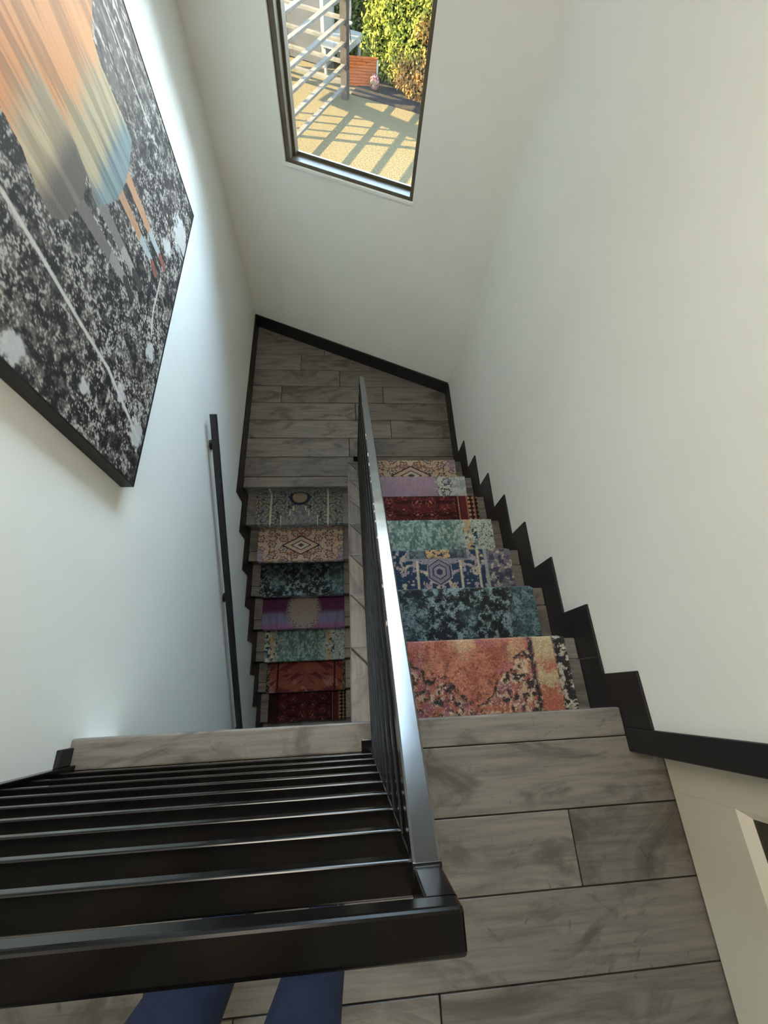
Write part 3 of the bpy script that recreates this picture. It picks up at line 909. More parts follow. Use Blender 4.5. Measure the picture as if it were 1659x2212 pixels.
# ------------------------------------------------------------------ framed photograph on the left wall
pic = thing('framed_print', 'large black-framed photograph of two figures in long knitted coats on dark ground', 'picture', loc=(XL, 1.53, 0.05))
PY0, PY1, PZ0, PZ1, PD = 0.735, 2.330, 0.050, 1.66, 0.046
fr = [(XL + 0.001, XL + PD, PY0, PY0 + 0.006, PZ0, PZ1), (XL + 0.001, XL + PD, PY1 - 0.006, PY1, PZ0, PZ1),
      (XL + 0.001, XL + PD, PY0 + 0.006, PY1 - 0.006, PZ0, PZ0 + 0.006), (XL + 0.001, XL + PD, PY0 + 0.006, PY1 - 0.006, PZ1 - 0.006, PZ1)]
kid('frame', boxes(fr), M_BLACKWOOD, pic)
nx, nz_ = 560, 520
ys = np.linspace(PY0 + 0.006, PY1 - 0.006, nx); zs = np.linspace(PZ0 + 0.006, PZ1 - 0.006, nz_)
Y, Z = np.meshgrid(ys, zs)
def inpoly(px, py, poly):
    r = np.zeros(px.shape, bool); j = len(poly) - 1
    for i in range(len(poly)):
        xi, yi = poly[i]; xj, yj = poly[j]
        c = ((yi > py) != (yj > py)) & (px < (xj - xi) * (py - yi) / ((yj - yi) or 1e-9) + xi)
        r ^= c; j = i
    return r
def segdist(px, py, a, b):
    ax, ay = a; bx, by = b
    t = np.clip(((px - ax) * (bx - ax) + (py - ay) * (by - ay)) / ((bx - ax) ** 2 + (by - ay) ** 2), 0, 1)
    return np.hypot(px - ax - t * (bx - ax), py - ay - t * (by - ay)), t
big = fbm(Y * 6, Z * 6, 201, 3); mid_ = fbm(Y * 40, Z * 46, 202, 4); fin = fbm(Y * 150, Z * 210, 203, 2)
bg = mixc(C(40, 39, 41), C(106, 100, 94), sm(mid_ + 0.5 * (fin - 0.5), 0.36, 0.64))
bg = mixc(bg, C(190, 184, 174), sm(fin + 0.7 * (mid_ - 0.5) + 0.35 * (big - 0.5), 0.60, 0.74) * 0.85)
bg = mixc(bg, C(26, 26, 28), sm(fbm(Y * 18, Z * 18, 205, 2), 0.60, 0.70) * 0.8)
upz = sm(Z, 0.45, 0.75) * sm(Y, 1.5, 1.7)
bg2 = mixc(C(74, 66, 60), C(112, 102, 92), sm(fbm(Y * 30, Z * 10, 206), .35, .65))
bg2 = mixc(bg2, C(196, 184, 166), sm(fbm(Y * 95, Z * 40, 207, 2), 0.64, 0.72))
bg = mixc(bg, bg2, upz * 0.85)
streak = [(1.10, 0.90), (1.098, 0.819), (1.075, 0.663), (1.046, 0.501), (1.024, 0.341), (0.965, 0.20), (0.92, 0.09)]
for a, b in zip(streak, streak[1:]):
    dd, t = segdist(Y, Z, a, b)
    bg = mixc(bg, C(206, 200, 190), sm(-dd - 0.004 * fin, -0.013, -0.006) * 0.9)
for a, b in (((1.663, 0.189), (1.473, 0.185)), ((1.473, 0.185), (1.365, 0.159)), ((2.15, 0.5), (2.12, 1.4)), ((2.23, 0.7), (2.2, 1.5))):
    dd, t = segdist(Y, Z, a, b); bg = mixc(bg, C(205, 198, 188), sm(-dd, -0.007, -0.003) * 0.8)
for cy, cz, rr in ((0.79, 0.66, 0.055), (0.93, 0.11, 0.07), (2.05, 0.12, 0.11), (1.0, 0.25, 0.04), (1.3, 0.14, 0.05), (1.85, 0.2, 0.06), (0.88, 0.42, 0.03)):
    dd = np.hypot(Y - cy, (Z - cz) * 1.3) / rr + 1.1 * (fbm(Y * 60, Z * 60, 209, 3) - 0.5)
    bg = mixc(bg, C(204, 202, 198), sm(-dd, -1.0, -0.6) * 0.85)
img = bg
# legs, socks, shoes
def leg(a, b, foot, cl, sock, shoe, wd):
    global img
    dd, t = segdist(Y, Z, a, b)
    w_ = wd * (1.0 - 0.35 * t)
    mk = dd < w_
    img = np.where(mk[..., None], np.where((t > 0.66)[..., None], sock, cl) * (0.85 + 0.35 * fin)[..., None], img)
    dd, t = segdist(Y, Z, (b[0], b[1] - 0.01), foot)
    img = np.where((dd < wd * 0.62)[..., None], shoe, img)
leg((1.375, 0.66), (1.395, 0.385), (1.375, 0.335), C(112, 104, 98), C(140, 134, 130), C(62, 58, 56), 0.034)
leg((1.495, 0.60), (1.478, 0.355), (1.478, 0.305), C(122, 116, 110), C(158, 152, 146), C(66, 62, 60), 0.032)
leg((1.655, 0.55), (1.652, 0.275), (1.634, 0.235), C(176, 134, 102), C(162, 170, 168), C(134, 82, 70), 0.028)
leg((1.765, 0.52), (1.745, 0.235), (1.738, 0.190), C(184, 138, 104), C(166, 174, 172), C(140, 86, 74), 0.028)
# coats
right = [(1.93, 1.30), (2.08, 1.02), (2.044, 0.859), (1.937, 0.808), (1.918, 0.753), (1.923, 0.667), (1.931, 0.597), (1.926, 0.551), (1.913, 0.546), (1.823, 0.526), (1.73, 0.514), (1.614, 0.524), (1.544, 0.548), (1.472, 0.582), (1.49, 0.629), (1.518, 0.72), (1.52, 1.30)]
left_ = [(1.60, 1.30), (1.60, 0.72), (1.50, 0.66), (1.411, 0.639), (1.346, 0.647), (1.269, 0.660), (1.21, 0.70), (1.225, 0.768), (1.262, 0.83), (1.268, 0.871), (1.274, 0.909), (1.20, 1.02), (1.30, 1.30)]
pl = 0.5 + 0.5 * np.sin(Y * 260 + 6 * fbm(Y * 20, Z * 6, 212)); rib = 0.5 + 0.5 * np.sin((Z - 0.25 * Y) * 560)
fold = fbm(Y * 32, Z * 3.0, 213, 3)
cz = mixc(C(150, 138, 122), C(190, 168, 136), sm(Z, 0.70, 0.80)); cz = mixc(cz, C(208, 142, 92), sm(Z + 0.12 * (fold - 0.5), 0.83, 0.93)); cz = mixc(cz, C(208, 116, 66), sm(Z, 1.02, 1.15))
cz = mixc(C(118, 108, 99), cz, sm(Z, 0.71, 0.78))
img = np.where(inpoly(Y, Z, left_)[..., None], cz * (0.64 + 0.38 * sm(fold, 0.35, 0.6) + 0.06 * pl + 0.10 * rib * (1 - sm(Z, 0.72, 0.8)))[..., None], img)
cz = mixc(C(122, 136, 136), C(176, 160, 128), sm(Z + 0.10 * (fold - 0.5), 0.585, 0.66)); cz = mixc(cz, C(208, 146, 96), sm(Z + 0.12 * (fold - 0.5), 0.72, 0.84)); cz = mixc(cz, C(206, 112, 62), sm(Z, 1.02, 1.15))
img = np.where(inpoly(Y, Z, right)[..., None], cz * (0.66 + 0.38 * sm(fold, 0.35, 0.6) + 0.06 * pl + 0.10 * rib * (1 - sm(Z, 0.56, 0.62)))[..., None], img)
for cy in (1.43, 1.74):
    dd = np.hypot(Y - cy, Z - 1.40); img = np.where((dd < 0.105)[..., None], mixc(C(58, 42, 32), C(92, 66, 46), fin), img)
img = np.clip(img * 0.86, 0, 1)
idx = np.arange(nx * nz_).reshape(nz_, nx)
f4 = np.stack([idx[:-1, :-1], idx[:-1, 1:], idx[1:, 1:], idx[1:, :-1]], -1).reshape(-1, 4)
V = np.stack([np.full(Y.shape, XL + PD - 0.002), Y, Z], -1).reshape(-1, 3)
me = bpy.data.meshes.new('mesh'); me.from_pydata(V.tolist(), [], f4.tolist()); me.update()
ca = me.color_attributes.new('Col', 'FLOAT_COLOR', 'POINT')
ca.data.foreach_set('color', np.concatenate([img, np.ones(img.shape[:2] + (1,))], -1).astype(np.float32).reshape(-1))
kid('print', me, M_PRINT, pic)
kid('backing_board', box(XL + 0.002, XL + PD - 0.004, PY0 + 0.006, PY1 - 0.006, PZ0 + 0.006, PZ1 - 0.006), M_BLACKWOOD, pic)

# ------------------------------------------------------------------ yard outside the window
EXT = 0.19
def ex(*c): return tuple(v * EXT for v in srgb(*c))
M_GROUND = noisy_mat('exposed_aggregate', ex(112, 97, 68), ex(156, 137, 96), 42, 3, 0.9, 0.4, 60, lo=0.4, hi=0.6)
M_SOIL = noisy_mat('soil', ex(54, 46, 40), ex(82, 72, 62), 14, 4, 0.95, 0.6, 30)
M_TIMBER = noisy_mat('weathered_timber', ex(128, 118, 104), ex(150, 140, 122), 10, 4, 0.8, 0.1, 40)
M_POST = noisy_mat('brown_post', ex(86, 76, 66), ex(104, 92, 78), 10, 4, 0.8, 0.1, 40)
M_CEDAR = noisy_mat('cedar_board', ex(186, 92, 40), ex(214, 118, 56), 9, 4, 0.7, 0.1, 40, stretch=(1, 1, 6))
M_WHITE = noisy_mat('white_outdoor_paint', ex(196, 186, 166), ex(204, 194, 174), 6, 2, 0.6)
M_GREY = noisy_mat('grey_door_panel', ex(104, 100, 96), ex(114, 110, 106), 5, 2, 0.5)
g_ = new_obj('ground', box(-14, 14, 2.9, 26, GROUND - 0.2, GROUND), M_GROUND)
tag(g_, 'sunlit pale aggregate paving of the yard', 'ground', kind='structure')
NO = -NIN       # pointing away from the house
def yard(name, me, mat, label, cat, group=None, kind=None):
    return tag(new_obj(name, me, mat), label, cat, group, kind)
b0, b1 = Vector((0.20, 11.80, 0)), Vector((3.4, 10.42, 0)); bd = (b1 - b0).normalized(); bn = Vector((-bd.y, bd.x, 0))
yard('planting_bed', prism([(b0.x, b0.y, GROUND), (b1.x, b1.y, GROUND), (b1.x + bn.x * 3, b1.y + bn.y * 3, GROUND), (b0.x + bn.x * 3, b0.y + bn.y * 3, GROUND)], (0, 0, 0.03)), M_SOIL, 'dark soil bed under the hedge', 'planting bed', kind='structure')

PP = Vector((0.064, 11.63, 0))
scr = thing('slatted_screen', 'open timber screen of horizontal rails meeting at a brown corner post', 'screen', loc=(PP.x, PP.y, GROUND))
def rail_between(a, b, z, w_, h_, mat, nm='screen_rail'):
    a, b = Vector(a), Vector(b); d_ = (b - a).normalized(); sd = Vector((-d_.y, d_.x, 0))
    M4 = Matrix(((d_.x, sd.x, 0, a.x), (d_.y, sd.y, 0, a.y), (0, 0, 1, 0), (0, 0, 0, 1)))
    return kid(nm, box(0, (b - a).length, -w_ / 2, w_ / 2, z - h_, z, 0.003, 1, M4), mat, scr)
Mp = Matrix(((U.x, NO.x, 0, PP.x), (U.y, NO.y, 0, PP.y), (0, 0, 1, 0), (0, 0, 0, 1)))
kid('corner_post', box(-0.07, 0.07, -0.07, 0.07, GROUND, -0.9, 0.006, 1, Mp), M_POST, scr)
near = PP - NO * 5.2
for z in (-2.78, -2.46, -2.15, -1.855, -1.55, -1.25):
    rail_between(PP - NO * 0.07, near, z, 0.085, 0.045, M_TIMBER)
left = PP - U * 3.2
for z in (-2.73, -2.43, -2.145, -1.845, -1.55):
    rail_between(PP - U * 0.07, left, z, 0.07, 0.05, M_TIMBER)
Mq = Matrix(((U.x, NO.x, 0, near.x), (U.y, NO.y, 0, near.y), (0, 0, 1, 0), (0, 0, 0, 1)))
kid('corner_post', box(-0.07, 0.07, -0.07, 0.07, GROUND, -0.9, 0.006, 1, Mq), M_POST, scr)
Mq = Matrix(((U.x, NO.x, 0, left.x), (U.y, NO.y, 0, left.y), (0, 0, 1, 0), (0, 0, 0, 1)))
kid('corner_post', box(-0.07, 0.07, -0.07, 0.07, GROUND, -0.9, 0.006, 1, Mq), M_POST, scr)

# added trellis, out of view, its slats set to throw the narrow shadows
trl = thing('added_trellis', 'added timber trellis out of view left of the yard, shaped for its shadows', 'trellis', loc=(-4.2, 10.4, GROUND))
cot = 1 / math.tan(SUN_EL); zt = -1.45; sh = (zt - GROUND) * cot
sdir = Vector((math.cos(SUN_AZ + math.pi), math.sin(SUN_AZ + math.pi), 0))
tdir = Vector((math.cos(math.radians(-4.4)), math.sin(math.radians(-4.4)), 0))
def trl_bar(c, dirv, L_, w_, nm='trellis_shadow_slat', z=zt):
    d_ = Vector(dirv).normalized(); sd = Vector((-d_.y, d_.x, 0)); c = Vector(c)
    M4 = Matrix(((d_.x, sd.x, 0, c.x), (d_.y, sd.y, 0, c.y), (0, 0, 1, 0), (0, 0, 0, 1)))
    return kid(nm, box(-L_ / 2, L_ / 2, -w_ / 2, w_ / 2, z - 0.02, z, 0, 1, M4), M_TIMBER, trl)
for yy, w_ in ((9.98, 0.10), (10.26, 0.055), (10.56, 0.055), (10.86, 0.055)):
    c = Vector((0.28, yy - 0.03, 0)) - sdir * sh
    trl_bar(c, tdir, 3.0, w_)
c = (Vector((0.94, 10.79, 0)) - sdir * sh) + Vector((0.0, 0.0, 0))
trl_bar(c, (0.835, -0.55, 0), 3.2, 0.47, 'trellis_shade_board', zt + 0.03)  # wide board added to throw the band of shade on the paving
for px_, py_ in ((-4.3, 9.9), (-4.3, 11.5), (-1.75, 12.3)):
    kid('added_trellis_post', box(px_ - 0.05, px_ + 0.05, py_ - 0.05, py_ + 0.05, GROUND, zt - 0.02), M_POST, trl)

# outbuilding with grey doors behind the screen
ob = thing('outbuilding', 'pale outbuilding with flat grey door panels behind the timber screen', 'building', loc=(-0.6, 13.0, GROUND))
OB = PP + NO * 1.0 - U * 0.97
Mo = Matrix(((U.x, NO.x, 0, OB.x), (U.y, NO.y, 0, OB.y), (0, 0, 1, 0), (0, 0, 0, 1)))
kid('wall', box(-4.0, 0.06, 0.05, 0.5, GROUND, -0.6, 0, 1, Mo), M_WHITE, ob)
for a, b in ((-0.86, -0.03), (-1.86, -1.02), (-2.86, -2.02)):
    dpn = kid('door_panel', box(a, b, 0.0, 0.06, GROUND + 0.02, -1.1, 0.004, 1, Mo), M_GREY, ob)
kid('door_trim', boxes([(-1.0, -0.88, -0.02, 0.06, GROUND, -1.0), (-2.0, -1.88, -0.02, 0.06, GROUND, -1.0), (-0.02, 0.06, -0.02, 0.06, GROUND, -1.0)], 0.003, 1, Mo), M_WHITE, ob)

# white slab table with a shell chair on it
tb = thing('slab_table', 'thick white slab table beside the outbuilding', 'table', loc=(0.0, 12.7, GROUND))
TB = Vector((0.13, 12.30, 0))
Mt = Matrix(((U.x, NO.x, 0, TB.x), (U.y, NO.y, 0, TB.y), (0, 0, 1, 0), (0, 0, 0, 1)))
kid('table_top', box(-0.62, 0, 0, 0.80, -2.56, -2.45, 0.006, 1, Mt), M_WHITE, tb)
for a, b in ((-0.58, 0.04), (-0.08, 0.04), (-0.58, 0.72), (-0.08, 0.72)):
    kid('leg', box(a, a + 0.05, b, b + 0.05, GROUND, -2.56, 0, 1, Mt), M_WHITE, tb)
ch = thing('shell_chair', 'small white shell chair with thin crossed legs standing on the slab table', 'chair', loc=(0.14, 12.62, -2.45))
cc = Vector((0.13, 12.60, 0))
sv, sf = [], []
for i in range(9):
    for j in range(7):
        a = (j / 6 - 0.5) * 1.5; t = i / 8
        wv = 0.09 * (1 - 0.35 * t ** 2)
        sv.append((cc.x + math.sin(a) * wv * 1.25 + 0.03 * t, cc.y + 0.08 * t + 0.03 * math.cos(a) + 0.015, -2.18 + 0.27 * t))
for i in range(8):
    for j in range(6): sf.append((i * 7 + j, i * 7 + j + 1, (i + 1) * 7 + j + 1, (i + 1) * 7 + j))
bm = bmesh.new(); bv = [bm.verts.new(v) for v in sv]
for f in sf: bm.faces.new([bv[i] for i in f])
bmesh.ops.solidify(bm, geom=bm.faces[:], thickness=0.014)
kid('backrest', finish(bm, smooth=True), M_WHITE, ch)
kid('seat', prism([(cc.x + 0.10 * math.cos(t), cc.y - 0.04 + 0.09 * math.sin(t), -2.20) for t in np.linspace(0, 2 * math.pi, 16, endpoint=False)], (0, 0, 0.02)), M_WHITE, ch)
for a, b in ((-0.07, -0.09), (0.07, -0.09), (-0.07, 0.02), (0.07, 0.02)):
    kid('leg', tube([(cc.x + a * 0.5, cc.y + b * 0.5 - 0.02, -2.20), (cc.x + a, cc.y + b, -2.45)], 0.008, 6), M_POST, ch)

# cedar screen of stacked boards
cd = thing('cedar_screen', 'low orange cedar screen of stacked horizontal boards beside the hedge', 'screen', loc=(0.45, 12.15, GROUND))
cx0, cx1, cy0 = 0.115, 0.735, 12.14
for k in range(9):
    za = -2.985 + k * 0.0485
    jn = [cx0, cx0 + (0.22 if k % 3 == 0 else 0.40 if k % 3 == 1 else 0.30), cx1]
    for a, b in zip(jn, jn[1:]):
        kid('board', box(a + 0.002, b - 0.002, cy0 + random.uniform(-0.004, 0.004), cy0 + 0.03, za, za + 0.043, 0.003, 1), M_CEDAR, cd)
kid('cap', box(cx0 - 0.01, cx1 + 0.015, cy0 - 0.015, cy0 + 0.045, -2.552, -2.530, 0.003, 1), M_CEDAR, cd)
kid('end_post', box(cx1 + 0.001, cx1 + 0.035, cy0 - 0.02, cy0 + 0.04, GROUND, -2.553, 0.003, 1), M_WHITE, cd)

# leaves
def leaves(n, fn, size, seed):
    """fn(rng, n) -> centres (n,3), normals (n,3), colours (n,3)"""
    r_ = np.random.default_rng(seed)
    c, nn, col = fn(r_, n)
    t = r_.normal(size=(n, 3)); nn = nn / np.linalg.norm(nn, axis=1, keepdims=True)
    t -= (t * nn).sum(1, keepdims=True) * nn; t /= np.linalg.norm(t, axis=1, keepdims=True)
    b = np.cross(nn, t); s = (size * r_.uniform(0.6, 1.3, n))[:, None]
    q = np.stack([c + t * s, c + b * s * 0.55 + nn * s * 0.15, c - t * s, c - b * s * 0.55 + nn * s * 0.15], 1)
    me = bpy.data.meshes.new('mesh')
    me.vertices.add(4 * n); me.vertices.foreach_set('co', q.reshape(-1))
    me.loops.add(4 * n); me.loops.foreach_set('vertex_index', np.arange(4 * n, dtype=np.int32))
    me.polygons.add(n); me.polygons.foreach_set('loop_start', np.arange(0, 4 * n, 4, dtype=np.int32)); me.polygons.foreach_set('loop_total', np.full(n, 4, dtype=np.int32))
    me.update(calc_edges=True)
    ca = me.color_attributes.new('Col', 'FLOAT_COLOR', 'POINT')
    ca.data.foreach_set('color', np.concatenate([np.repeat(col * EXT, 4, 0), np.ones((4 * n, 1))], 1).astype(np.float32).reshape(-1))
    return me
M_LEAF = attr_mat('leaf', 0.6)
_b = M_LEAF.node_tree.nodes['Principled BSDF']
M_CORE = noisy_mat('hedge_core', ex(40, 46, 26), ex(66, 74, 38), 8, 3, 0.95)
h0, h1 = Vector((0.70, 12.76, 0)), Vector((3.6, 10.30, 0)); hd = (h1 - h0).normalized(); hn = Vector((hd.y, -hd.x, 0))   # towards the house
HL = (h1 - h0).length
def hedge_fn(r_, n):
    s = r_.uniform(-0.1, HL, n); z = r_.uniform(0.0, 2.9, n)
    bul = 0.22 * (fbm(s * 2.3, z * 1.7, 301, 3) - 0.5) * 2 + 0.10 * (fbm(s * 7, z * 6, 305, 2) - 0.5) * 2
    o = 0.28 + bul + r_.uniform(-0.16, 0.06, n)
    c = np.array(h0)[None] + s[:, None] * np.array(hd) + o[:, None] * np.array(hn); c[:, 2] = GROUND + 0.03 + z
    nn = np.array(hn)[None] + 0.75 * r_.normal(size=(n, 3)) + np.array([0, 0, 0.35])
    k = r_.uniform(0, 1, n)
    col = mixc(C(120, 130, 42), C(178, 176, 66), k)
    dry = sm(s / HL * 1.7 - z * 0.42 + 0.5 * (fbm(s * 3, z * 3, 303) - 0.5), 0.12, 0.38)
    col = mixc(col, mixc(C(168, 108, 48), C(196, 150, 84), k), dry)
    return c, nn, col
hg = thing('hedge', 'tall sunlit yellow-green climbing hedge turning orange at its low end', 'hedge', loc=(h0.x, h0.y, GROUND))
tag(kid('leaves', leaves(26000, hedge_fn, 0.036, 31), M_LEAF, hg), kind='stuff')
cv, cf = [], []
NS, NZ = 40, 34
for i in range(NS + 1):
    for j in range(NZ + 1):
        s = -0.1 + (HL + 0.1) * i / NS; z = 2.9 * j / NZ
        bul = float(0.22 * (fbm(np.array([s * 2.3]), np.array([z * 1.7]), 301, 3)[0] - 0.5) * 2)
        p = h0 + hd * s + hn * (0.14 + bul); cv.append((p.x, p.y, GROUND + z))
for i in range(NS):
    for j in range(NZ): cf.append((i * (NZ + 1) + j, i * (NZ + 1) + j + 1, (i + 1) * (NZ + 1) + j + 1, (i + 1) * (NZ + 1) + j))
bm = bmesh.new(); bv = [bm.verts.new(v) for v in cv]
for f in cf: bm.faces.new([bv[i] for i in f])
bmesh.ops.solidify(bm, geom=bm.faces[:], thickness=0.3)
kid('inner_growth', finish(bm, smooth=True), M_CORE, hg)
# second hedge in shade further back
def hedge2_fn(r_, n):
    x = r_.uniform(-0.15, 1.0, n); z = r_.uniform(0, 2.6, n)
    c = np.stack([x, 13.55 - 0.35 * x + 0.18 * (fbm(x * 4, z * 4, 311) - 0.5) + r_.uniform(-0.12, 0.05, n), GROUND + z], 1)
    nn = np.array([[0.1, -1, 0.3]]) + 0.7 * r_.normal(size=(n, 3))
    return c, nn, mixc(C(84, 92, 48), C(124, 126, 66), r_.uniform(0, 1, n))
h2 = thing('hedge', 'shaded olive green hedge behind the white slab table', 'hedge', loc=(0.3, 13.7, GROUND))
tag(kid('leaves', leaves(9000, hedge2_fn, 0.04, 32), M_LEAF, h2), kind='stuff')
kid('inner_growth', prism([(-0.15, 13.71, GROUND), (1.1, 13.27, GROUND), (1.1, 13.6, GROUND), (-0.15, 14.03, GROUND)], (0, 0, 2.6), 0.05, 2), M_CORE, h2)
# flowering shrub
def shrub_fn(r_, n):
    d_ = r_.normal(size=(n, 3)); d_ /= np.linalg.norm(d_, axis=1, keepdims=True)
    rr = r_.uniform(0.6, 1.0, n)[:, None]
    c = np.array([0.70, 11.98, GROUND + 0.16]) + d_ * rr * np.array([0.10, 0.10, 0.14])
    col = mixc(C(176, 92, 104), C(214, 150, 150), r_.uniform(0, 1, n))
    g = r_.uniform(0, 1, n) < 0.25
    col[g] = C(196, 190, 120)
    return c, d_ + 0.4 * r_.normal(size=(n, 3)), col
sb = thing('flowering_shrub', 'small pink flowering shrub in front of the cedar screen', 'shrub', loc=(0.70, 11.98, GROUND))
tag(kid('flowers', leaves(900, shrub_fn, 0.02, 33), M_LEAF, sb), kind='stuff')
kid('stem', tube([(0.70, 11.98, GROUND), (0.70, 11.98, GROUND + 0.16)], 0.012, 6), M_POST, sb)

for m_ in (M_GROUND, M_SOIL, M_TIMBER, M_POST, M_CEDAR, M_WHITE, M_GREY, M_LEAF, M_CORE):
    m_.node_tree.nodes['Principled BSDF'].inputs['Specular IOR Level'].default_value = 0.08

# ------------------------------------------------------------------ the person taking the picture, behind the railing
M_SKIN = noisy_mat('skin', srgb(196, 150, 124), srgb(204, 160, 134), 12, 2, 0.55)
M_DENIM = noisy_mat('navy_trousers', srgb(18, 27, 52), srgb(24, 34, 62), 60, 3, 0.85, 0.3, 220)
M_SHIRT = noisy_mat('black_shirt', srgb(24, 24, 27), srgb(32, 32, 35), 40, 3, 0.9)
M_HAIR = noisy_mat('dark_hair', srgb(34, 25, 20), srgb(52, 38, 30), 30, 3, 0.6, stretch=(1, 1, 6))
M_SHOE = noisy_mat('dark_shoe', srgb(30, 28, 28), srgb(40, 38, 36), 20, 2, 0.6)
def skinned(name, verts, edges, radii, mat, parent, root=0, sub=2):
    me = bpy.data.meshes.new('mesh')
    me.from_pydata(verts, edges, [])
    o = new_obj(name, me, mat, parent)
    o.matrix_parent_inverse = Matrix.Translation(parent.location).inverted()
    sk = o.modifiers.new('skin', 'SKIN'); sk.use_smooth_shade = True
    layer = me.skin_vertices[0].data if len(me.skin_vertices) else me.attributes.new('s', 'FLOAT', 'POINT')
    for i, r_ in enumerate(radii):
        layer[i].radius = (r_, r_) if not isinstance(r_, tuple) else r_
        layer[i].use_root = (i == root)
    sb_ = o.modifiers.new('subdiv', 'SUBSURF'); sb_.levels = sub; sb_.render_levels = sub
    return o
per = thing('person', 'person in navy trousers standing behind the railing with arms raised to a phone', 'person', loc=(-0.19, -0.50, 0.0))
RC = cam.rotation_euler.to_matrix(); CP = cam.location.copy()
def loc(x, y, z): return tuple(CP + RC @ Vector((x, y, z)))
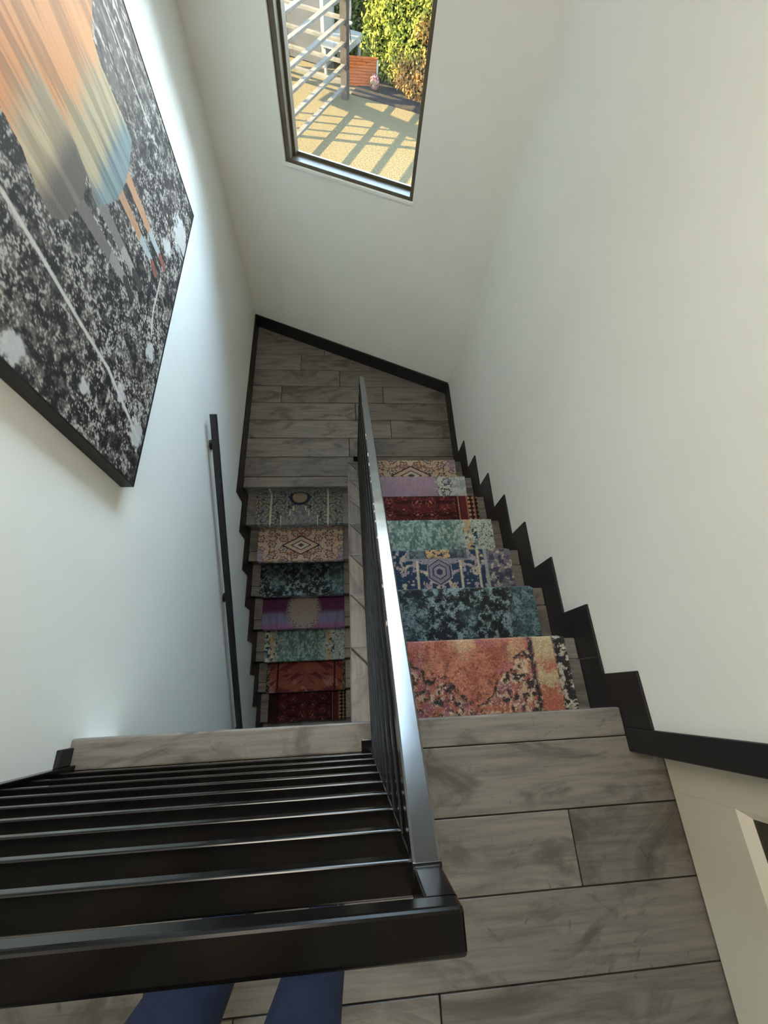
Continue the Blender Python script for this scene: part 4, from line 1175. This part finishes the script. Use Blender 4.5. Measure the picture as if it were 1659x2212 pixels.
def build_person():
    def ensure_skin(o_me):
        pass
    # trousers
    tv = [(-0.19, -0.53, 0.93), (-0.29, -0.52, 0.84), (-0.300, -0.49, 0.48), (-0.305, -0.50, 0.10), (-0.10, -0.52, 0.84), (-0.084, -0.49, 0.48), (-0.07, -0.51, 0.10)]
    te = [(0, 1), (1, 2), (2, 3), (0, 4), (4, 5), (5, 6)]
    trd = [0.135, 0.100, 0.078, 0.066, 0.094, 0.066, 0.060]
    # body
    bv = [(-0.19, -0.53, 0.95), (-0.185, -0.49, 1.15), (-0.18, -0.45, 1.33), (-0.175, -0.40, 1.43), (-0.17, -0.36, 1.53), (-0.17, -0.34, 1.62)]
    be = [(0, 1), (1, 2), (2, 3), (3, 4), (4, 5)]
    br_ = [0.085, 0.08, 0.085, 0.05, 0.082, 0.070]
    for sx, hx in ((-1, -1), (1, 1)):
        i = len(bv)
        bv += [(-0.18 + sx * 0.15, -0.44, 1.37), (-0.18 + sx * 0.25, -0.34, 1.20), loc(hx * 0.075, -0.13, 0.05), loc(hx * 0.052, -0.085, 0.022)]
        be += [(2, i), (i, i + 1), (i + 1, i + 2), (i + 2, i + 3)]
        br_ += [0.045, 0.038, 0.028, 0.026]
        for q in range(4):
            j = len(bv)
            yy = -0.045 - 0.021 * q
            bv += [loc(hx * 0.050, yy, 0.030), loc(hx * 0.044, yy + 0.004, 0.040), loc(hx * 0.018, yy + 0.006, 0.036)]
            be += [(i + 3, j), (j, j + 1), (j + 1, j + 2)]
            br_ += [0.010, 0.009, 0.0075]
        j = len(bv)
        bv += [loc(hx * 0.058, -0.055, 0.028), loc(hx * 0.046, -0.028, 0.026)]
        be += [(i + 3, j), (j, j + 1)]
        br_ += [0.011, 0.009]
    for leg_ in ((-0.29, -0.305), (-0.10, -0.07)):
        i = len(bv)
        bv += [(leg_[0], -0.52, 0.84), ((leg_[0] + leg_[1]) / 2, -0.49, 0.48), (leg_[1], -0.51, 0.09), (leg_[1], -0.42, 0.045)]
        be += [(0, i), (i, i + 1), (i + 1, i + 2), (i + 2, i + 3)]
        br_ += [0.07, 0.05, 0.036, 0.034]
    # shirt
    sv_ = [(-0.19, -0.53, 0.84), (-0.185, -0.49, 1.15), (-0.18, -0.45, 1.34), (-0.176, -0.41, 1.41)]
    se_ = [(0, 1), (1, 2), (2, 3)]
    sr_ = [0.15, 0.145, 0.15, 0.085]
    for sx in (-1, 1):
        i = len(sv_)
        sv_ += [(-0.18 + sx * 0.16, -0.44, 1.37), (-0.18 + sx * 0.235, -0.36, 1.235)]
        se_ += [(2, i), (i, i + 1)]
        sr_ += [0.085, 0.068]
    for nm, v_, e_, r_, mt in (('body', bv, be, br_, M_SKIN), ('trousers', tv, te, trd, M_DENIM), ('shirt', sv_, se_, sr_, M_SHIRT)):
        me = bpy.data.meshes.new('mesh'); me.from_pydata(v_, e_, [])
        o = new_obj(nm, me, mt, per)
        o.matrix_parent_inverse = Matrix.Translation(per.location).inverted()
        bm = bmesh.new(); bm.from_mesh(me)
        lay = bm.verts.layers.skin.verify()
        for vtx, rr in zip(bm.verts, r_):
            vtx[lay].radius = rr if isinstance(rr, tuple) else (rr, rr)
        bm.verts.ensure_lookup_table(); bm.verts[0][lay].use_root = True
        bm.to_mesh(me); bm.free()
        md = o.modifiers.new('skin', 'SKIN'); md.use_smooth_shade = True
        sd_ = o.modifiers.new('subdivision', 'SUBSURF'); sd_.levels = 2; sd_.render_levels = 2
    def ball(nm, c, r3, mat, parent=per, seg=16):
        bm = bmesh.new(); bmesh.ops.create_uvsphere(bm, u_segments=seg, v_segments=seg // 2 + 2, radius=1.0)
        for v in bm.verts: v.co = Vector(c) + Vector((v.co.x * r3[0], v.co.y * r3[1], v.co.z * r3[2]))
        return kid(nm, finish(bm, smooth=True), mat, per)
    ball('hair', (-0.17, -0.385, 1.60), (0.088, 0.092, 0.105), M_HAIR)
    for sx in (-1, 1):
        ball('eye', (-0.17 + sx * 0.030, -0.268, 1.575), (0.011, 0.008, 0.008), M_DOOR, seg=10)
        ball('ear', (-0.17 + sx * 0.082, -0.345, 1.555), (0.010, 0.02, 0.03), M_SKIN, seg=10)
    ball('nose', (-0.17, -0.262, 1.54), (0.014, 0.018, 0.022), M_SKIN, seg=10)
    ball('mouth', (-0.17, -0.276, 1.505), (0.024, 0.008, 0.007), noisy_mat('lips', srgb(160, 92, 84), srgb(168, 98, 90), 10, 2, 0.5), seg=10)
    for lx in (-0.305, -0.07):
        sh_ = prism([(lx - 0.042, -0.58, 0.001), (lx + 0.042, -0.58, 0.001), (lx + 0.05, -0.40, 0.001), (lx + 0.03, -0.32, 0.001), (lx - 0.03, -0.32, 0.001), (lx - 0.05, -0.40, 0.001)], (0, 0, 0.075), 0.018, 3)
        kid('shoe', sh_, M_SHOE, per)
build_person()
ph = new_obj('smartphone', box(-0.036, 0.036, -0.135, 0.012, 0.010, 0.018, 0.003, 2, Matrix.Translation(CP) @ RC.to_4x4()), M_SHOE)
tag(ph, 'dark smartphone held out over the railing', 'phone')
